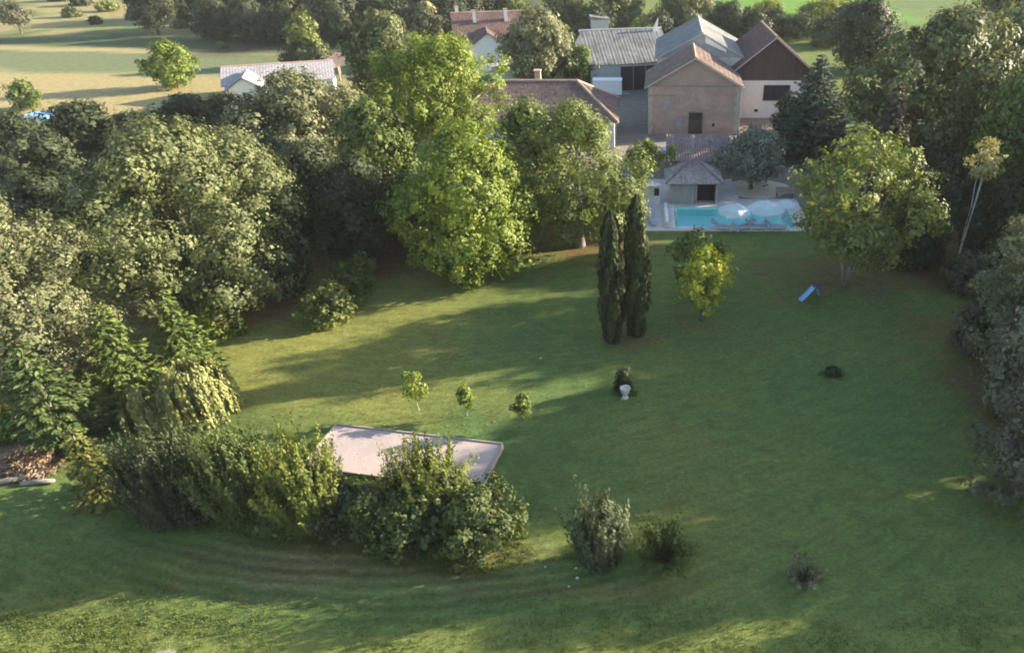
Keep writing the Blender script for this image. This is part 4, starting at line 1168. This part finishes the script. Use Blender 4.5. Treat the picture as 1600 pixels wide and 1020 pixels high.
plant('aspen_tree', 'broad', 'greyoak', 842, 138, 8, 60, 'pale aspen in front of the red-roofed house', under=.12, leaf=.36, cl=.7, dens=.9, bark='palebark')
plant('leafy_tree', 'broad', 'green', 905, 140, 70, 30, 'dark green tree between aspen and metal shed', under=.05, leaf=.36, cl=.7)
# wood along the top edge
G = 'trees of the far wood'
rr = random.Random(4)
WOOD = ((335, 60), (385, 62), (432, 66), (520, 66), (560, 58), (612, 60), (655, 66), (700, 56), (742, 46), (360, 44), (410, 42), (460, 44), (505, 42), (545, 38), (590, 40), (640, 38), (690, 36), (300, 34), (340, 30), (400, 28), (450, 26), (500, 26), (560, 25), (620, 24), (680, 24), (735, 26))
for i, (u, vb) in enumerate(WOOD):
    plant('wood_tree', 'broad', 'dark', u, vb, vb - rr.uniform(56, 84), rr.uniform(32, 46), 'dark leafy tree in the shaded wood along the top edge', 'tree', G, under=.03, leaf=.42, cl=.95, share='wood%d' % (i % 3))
plant('leafy_tree', 'broad', 'rust', 668, 62, 2, 18, 'rusty yellow tree at the edge of the far wood', under=.1, leaf=.4, cl=.8)
plant('leafy_tree', 'broad', 'green', 796, 42, -25, 34, 'green tree right above the red-roofed house', under=.08, leaf=.42, cl=.9)
plant('leafy_tree', 'broad', 'oak', 880, 48, -25, 36, 'olive tree at the top edge above the aspen', under=.1, leaf=.42, cl=.9)
plant('leafy_tree', 'broad', 'ash', 1002, 68, 28, 24, 'yellowish bush-like tree behind the metal shed', under=.02, leaf=.4, cl=.8)
plant('leafy_tree', 'broad', 'oak', 970, 50, -20, 42, 'olive tree at the top edge behind the grey tower', under=.08, leaf=.42, cl=.9)
plant('leafy_tree', 'broad', 'oak', 1070, 48, -25, 48, 'olive tree at the top edge behind the grey hall', under=.08, leaf=.42, cl=.9)
plant('leafy_tree', 'broad', 'dark', 1140, 62, 2, 40, 'dark tree between the grey hall and the bright field', under=.05, leaf=.42, cl=.9)
plant('leafy_tree', 'broad', 'dark', 1255, 60, 20, 38, 'dark tree behind the red-roofed barn', under=.05, leaf=.42, cl=.9)
for (u, vb, vt, hw, lb) in ((1180, 66, 18, 30, 'dark tree just left of the red-roofed barn ridge'), (1210, 52, 14, 30, 'dark tree right above the red-roofed barn'), (1300, 72, 22, 36, 'dark tree above the blue-green fir'), (1330, 48, 5, 36, 'dark tree at the right end of the bright field'), (1025, 66, 20, 34, 'dark tree right behind the metal shed'), (925, 62, 5, 34, 'dark tree left of the grey tower'), (1105, 40, 0, 36, 'dark tree at the left end of the bright field')):
    plant('leafy_tree', 'broad', 'dark', u, vb, vt, hw, lb, under=.02, leaf=.42, cl=.9, share='back%d' % (u % 3))
plant('field_bush', 'broad', 'yellowgreen', 1200, 30, 4, 28, 'bright bush at the edge of the bright field, left one', 'bush', under=.0, leaf=.42, cl=.9)
plant('field_bush', 'broad', 'yellowgreen', 1292, 30, 2, 36, 'wider bright bush at the edge of the bright field', 'bush', under=.0, leaf=.42, cl=.9)
# pool surroundings
plant('olive_tree', 'broad', 'olive', 1178, 296, 194, 54, 'silvery olive tree on the sand bed behind the pool', under=.22, leaf=.22, cl=.45, bough=.42)
plant('mulberry_tree', 'broad', 'lime', 1012, 290, 220, 38, 'small flat-crowned bright tree left of the pool house', under=.45, leaf=.26, cl=.45)
plant('pool_tree', 'multi', 'ash', 1342, 446, 200, 110, 'many-stemmed yellow-green tree right of the pool', under=.22, leaf=.24, cl=.46, bough=.27, nb=48, bark='palebark', trunk_r=.085, dens=.75, low=.55, peak=.5, spread=.46, stemtop=.72)
plant('small_conifer', 'spruce', 'yellowgreen', 1280, 238, 198, 13, 'tiny yellow-green conifer above the many-stemmed tree', under=.02, leaf=.26)
# right side
plant('fir_tree', 'spruce', 'fir', 1276, 244, 80, 88, 'blue-green fir in front of the red-roofed barn', under=.02, leaf=.42)
plant('leafy_tree', 'broad', 'dark', 1235, 228, 150, 34, 'dark low tree right of the stone barn', under=.02, leaf=.32, cl=.62)
plant('conifer_tree', 'spruce', 'brownfir', 1392, 318, 122, 56, 'brownish conifer with drooping branches right of the fir', under=.03, leaf=.4)
plant('oak_tree', 'broad', 'oak', 1478, 272, 4, 132, 'huge olive oak towering at the upper right', under=.10, leaf=.36, cl=.75, bough=.28, nb=54)
plant('leafy_tree', 'broad', 'dark', 1352, 110, -5, 52, 'dark tree between the fir and the upper right oak', under=.06, leaf=.42, cl=.9)
plant('leafy_tree', 'broad', 'green', 1592, 335, 95, 66, 'bright green tree at the right edge beside the oak', under=.06, leaf=.3, cl=.62)
plant('leafy_tree', 'broad', 'oak', 1575, 150, -25, 70, 'olive tree in the upper right corner', under=.05, leaf=.52, cl=.95)
plant('birch_tree', 'multi', 'rust', 1522, 425, 214, 26, 'tall thin tree with yellow crown and bare pale stems', under=.70, leaf=.16, cl=.36, dens=.3, nb=16, bark='whitebark', trunk_r=.06, stems=3, spread=.05, stemtop=.84)
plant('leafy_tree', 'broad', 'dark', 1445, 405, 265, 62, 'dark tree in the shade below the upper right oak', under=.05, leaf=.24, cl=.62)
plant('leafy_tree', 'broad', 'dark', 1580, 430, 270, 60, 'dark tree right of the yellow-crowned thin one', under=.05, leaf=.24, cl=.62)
plant('leafy_tree', 'broad', 'greyoak', 1592, 570, 330, 66, 'pale grey-green tree at the right edge of the lawn', under=.04, leaf=.2, cl=.5, bough=.3)
plant('leafy_tree', 'broad', 'pink', 1612, 650, 474, 64, 'pinkish-grey tree at the right edge below the pale one', under=.04, leaf=.2, cl=.5)
plant('leafy_tree', 'broad', 'brown', 1620, 780, 580, 84, 'dark brownish bushy tree nearest at the right edge', under=.02, leaf=.19, cl=.48, bough=.3)
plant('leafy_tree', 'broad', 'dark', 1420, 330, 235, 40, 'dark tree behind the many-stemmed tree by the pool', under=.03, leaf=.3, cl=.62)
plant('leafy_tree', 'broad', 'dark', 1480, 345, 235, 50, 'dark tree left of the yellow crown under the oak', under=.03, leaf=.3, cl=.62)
plant('leafy_shrub', 'broad', 'brown', 1520, 470, 395, 40, 'dark brownish shrub at the foot of the yellow-crowned thin tree', 'shrub', under=.0, leaf=.26, cl=.5)
plant('leafy_shrub', 'broad', 'dark', 1425, 425, 350, 48, 'dark shrub right of the many-stemmed tree', 'shrub', under=.0, leaf=.26, cl=.5)
plant('leafy_shrub', 'broad', 'brown', 1530, 560, 470, 34, 'dark shrub below the pale grey-green tree on the right', 'shrub', under=.0, leaf=.24, cl=.45)
# the tree row that goes on beyond the right edge
G = 'tree row beyond the right edge'
rr = random.Random(11)
for i, (x, y, h) in enumerate(((43, 30, 13), (45, 37.5, 14), (44.5, 42, 12.9), (45, 48, 12.9), (50, 53, 13), (52, 60, 14.5), (55, 69, 13), (58, 78, 15), (41, 23, 10.5), (62, 88, 15))):
    plant('row_tree', 'broad', 'oak', 0, 0, 0, 0, 'tall olive tree of the row beyond the right lawn edge', 'tree', G, under=.06, leaf=.42, cl=.85, at=(survey_x(x, y), y), size=(rr.uniform(4.3, 5.4), h), dens=.7, share='row%d' % (i % 2))

# ------------------------------------------------------------------ grass
def blades(name, label, n, area, hmin, hmax, wdt, seed, pal='grass', per=4):
    R = np.random.RandomState(seed)
    pts = area(R, n)
    n = len(pts)
    P = np.repeat(pts, per, 0) + R.normal(0, .07, (n * per, 2))
    h = hmin + (hmax - hmin) * R.uniform(0, 1, n * per) ** 1.5 * (.35 + .9 * vnoise(P[:, 0] * .9 + 60, P[:, 1] * 1.2, 31))
    z = gz(P[:, 0], P[:, 1]) + h * .42
    A = np.stack([R.normal(0, .35, n * per), R.normal(0, .35, n * per), np.ones(n * per)], 1)
    Nn = unit(np.stack([R.normal(size=n * per), R.normal(size=n * per), R.uniform(0, .5, n * per)], 1))
    T = np.repeat(R.uniform(0, .5, n), per) + R.uniform(0, .5, n * per)
    me = leaf_mesh(name, np.stack([P[:, 0], P[:, 1], z], 1), Nn, unit(A), h, h * 0 + wdt * R.uniform(.7, 1.4, n * per), T, LEAF[pal])
    tag(link(name, me), label, 'grass', kind='stuff')
def rough(R, n):
    n = n * 2; x = R.uniform(-23, 23, n * 3); y = R.uniform(14.5, 22, n * 3)
    edge = 16.5 + .3 * np.sin(x * .35) + .3 * np.sin(x * 1.1 + 1) + 2.6 * sstep(-10, -17, x)
    k = (y < edge + R.normal(0, 1.1, n * 3)) & (vnoise(x * 1.1 + 40, y * 1.6, 21) * .6 + vnoise(x * .4 + 9, y * .6, 22) * .4 > R.uniform(.2, .75, n * 3))
    return np.stack([survey_x(x, y), y], 1)[k][:n // 2]
blades('rough_grass', 'uncut rough grass along the bottom edge', 6500, rough, .05, .2, .03, 3)
def lawn(R, n):
    y = 17 + 24 * R.uniform(0, 1, n) ** 1.4; x = survey_x(R.uniform(-1, 1, n) * (16 + .62 * y), y)
    inside = (np.abs((x - cc[0]) * .985 - (y - cc[1]) * .17) < 4.8) & (np.abs((y - cc[1]) * .985 + (x - cc[0]) * .17) < 1.85)
    return np.stack([x, y], 1)[~inside]
blades('lawn_grass', 'short grass of the mown lawn', 24000, lawn, .04, .10, .03, 8, per=2)

def hedge_foot(R, n):
    """longer grass the mower leaves round the bushes, the court and the urn"""
    out = []
    for (u, v, k) in ((232, 806, 70), (300, 816, 60), (360, 812, 60), (448, 838, 60), (535, 852, 60), (625, 868, 60), (738, 878, 80), (935, 872, 46), (1040, 880, 34), (1260, 912, 22), (977, 622, 16), (1302, 590, 18), (530, 745, 40), (600, 748, 60), (700, 757, 50), (510, 700, 16)):
        m = n * k // 800
        x, y = gp(u, v); r_ = k * dep(y, 0) / FOC
        a = R.uniform(0, 6.283, m); q = R.uniform(.5, 1.25, m)
        out.append(np.stack([x + r_ * q * np.cos(a), y + .3 + .5 * r_ * q * np.sin(a)], 1))
    P = np.concatenate(out)
    inside = (np.abs((P[:, 0] - cc[0]) * .986 - (P[:, 1] - cc[1]) * .165) < 4.9) & (np.abs((P[:, 1] - cc[1]) * .986 + (P[:, 0] - cc[0]) * .165) < 1.75)
    return P[~inside]
blades('long_grass', 'longer grass left standing round the bushes and the court', 7000, hedge_foot, .08, .3, .03, 14, per=3)
def fallen():
    R = np.random.RandomState(77); out = []
    for (lx, ly, rx, ry, m) in ((-11, 53, 11, 7, 2600), (3, 53, 9, 4, 1200), (-22, 43, 8, 5, 1000), (22, 46, 7, 4, 700), (13.8, 38.5, 4, 3, 350), (-8, 26.5, 6, 3, 250), (28, 34, 5, 9, 700), (0, 36, 22, 14, 900)):
        a = R.uniform(0, 6.283, m); q = np.sqrt(R.uniform(0, 1, m))
        x = lx + rx * q * np.cos(a); y = ly + ry * q * np.sin(a)
        out.append(np.stack([survey_x(x, y), y], 1))
    P = np.concatenate(out); n = len(P)
    me = leaf_mesh('fallen_leaves', np.stack([P[:, 0], P[:, 1], gz(P[:, 0], P[:, 1]) + .05], 1), unit(np.array([0, 0, 1.0]) + .35 * sph(R, n)), sph(R, n) * np.array([1, 1, .1]), R.uniform(.08, .2, n), R.uniform(.05, .12, n), R.uniform(0, .8, n), LEAF['litter'])
    tag(link('fallen_leaves', me), 'dry brown leaves fallen on the lawn below the trees', 'leaves', kind='stuff')
fallen()

# ------------------------------------------------------------------ evening haze
hz = MB().box(-2700, 2700, -500, 2700, -3, 36)
hm = bpy.data.materials.new('evening_haze'); hm.use_nodes = True
hm.node_tree.nodes.clear()
ho = hm.node_tree.nodes.new('ShaderNodeOutputMaterial')
pv = hm.node_tree.nodes.new('ShaderNodeVolumePrincipled')
pv.inputs['Color'].default_value = (0.93, 0.95, 0.96, 1)
pv.inputs['Density'].default_value = 0.00013
hm.node_tree.links.new(pv.outputs[0], ho.inputs['Volume'])
tag(hz.build('haze', hm), kind='stuff')
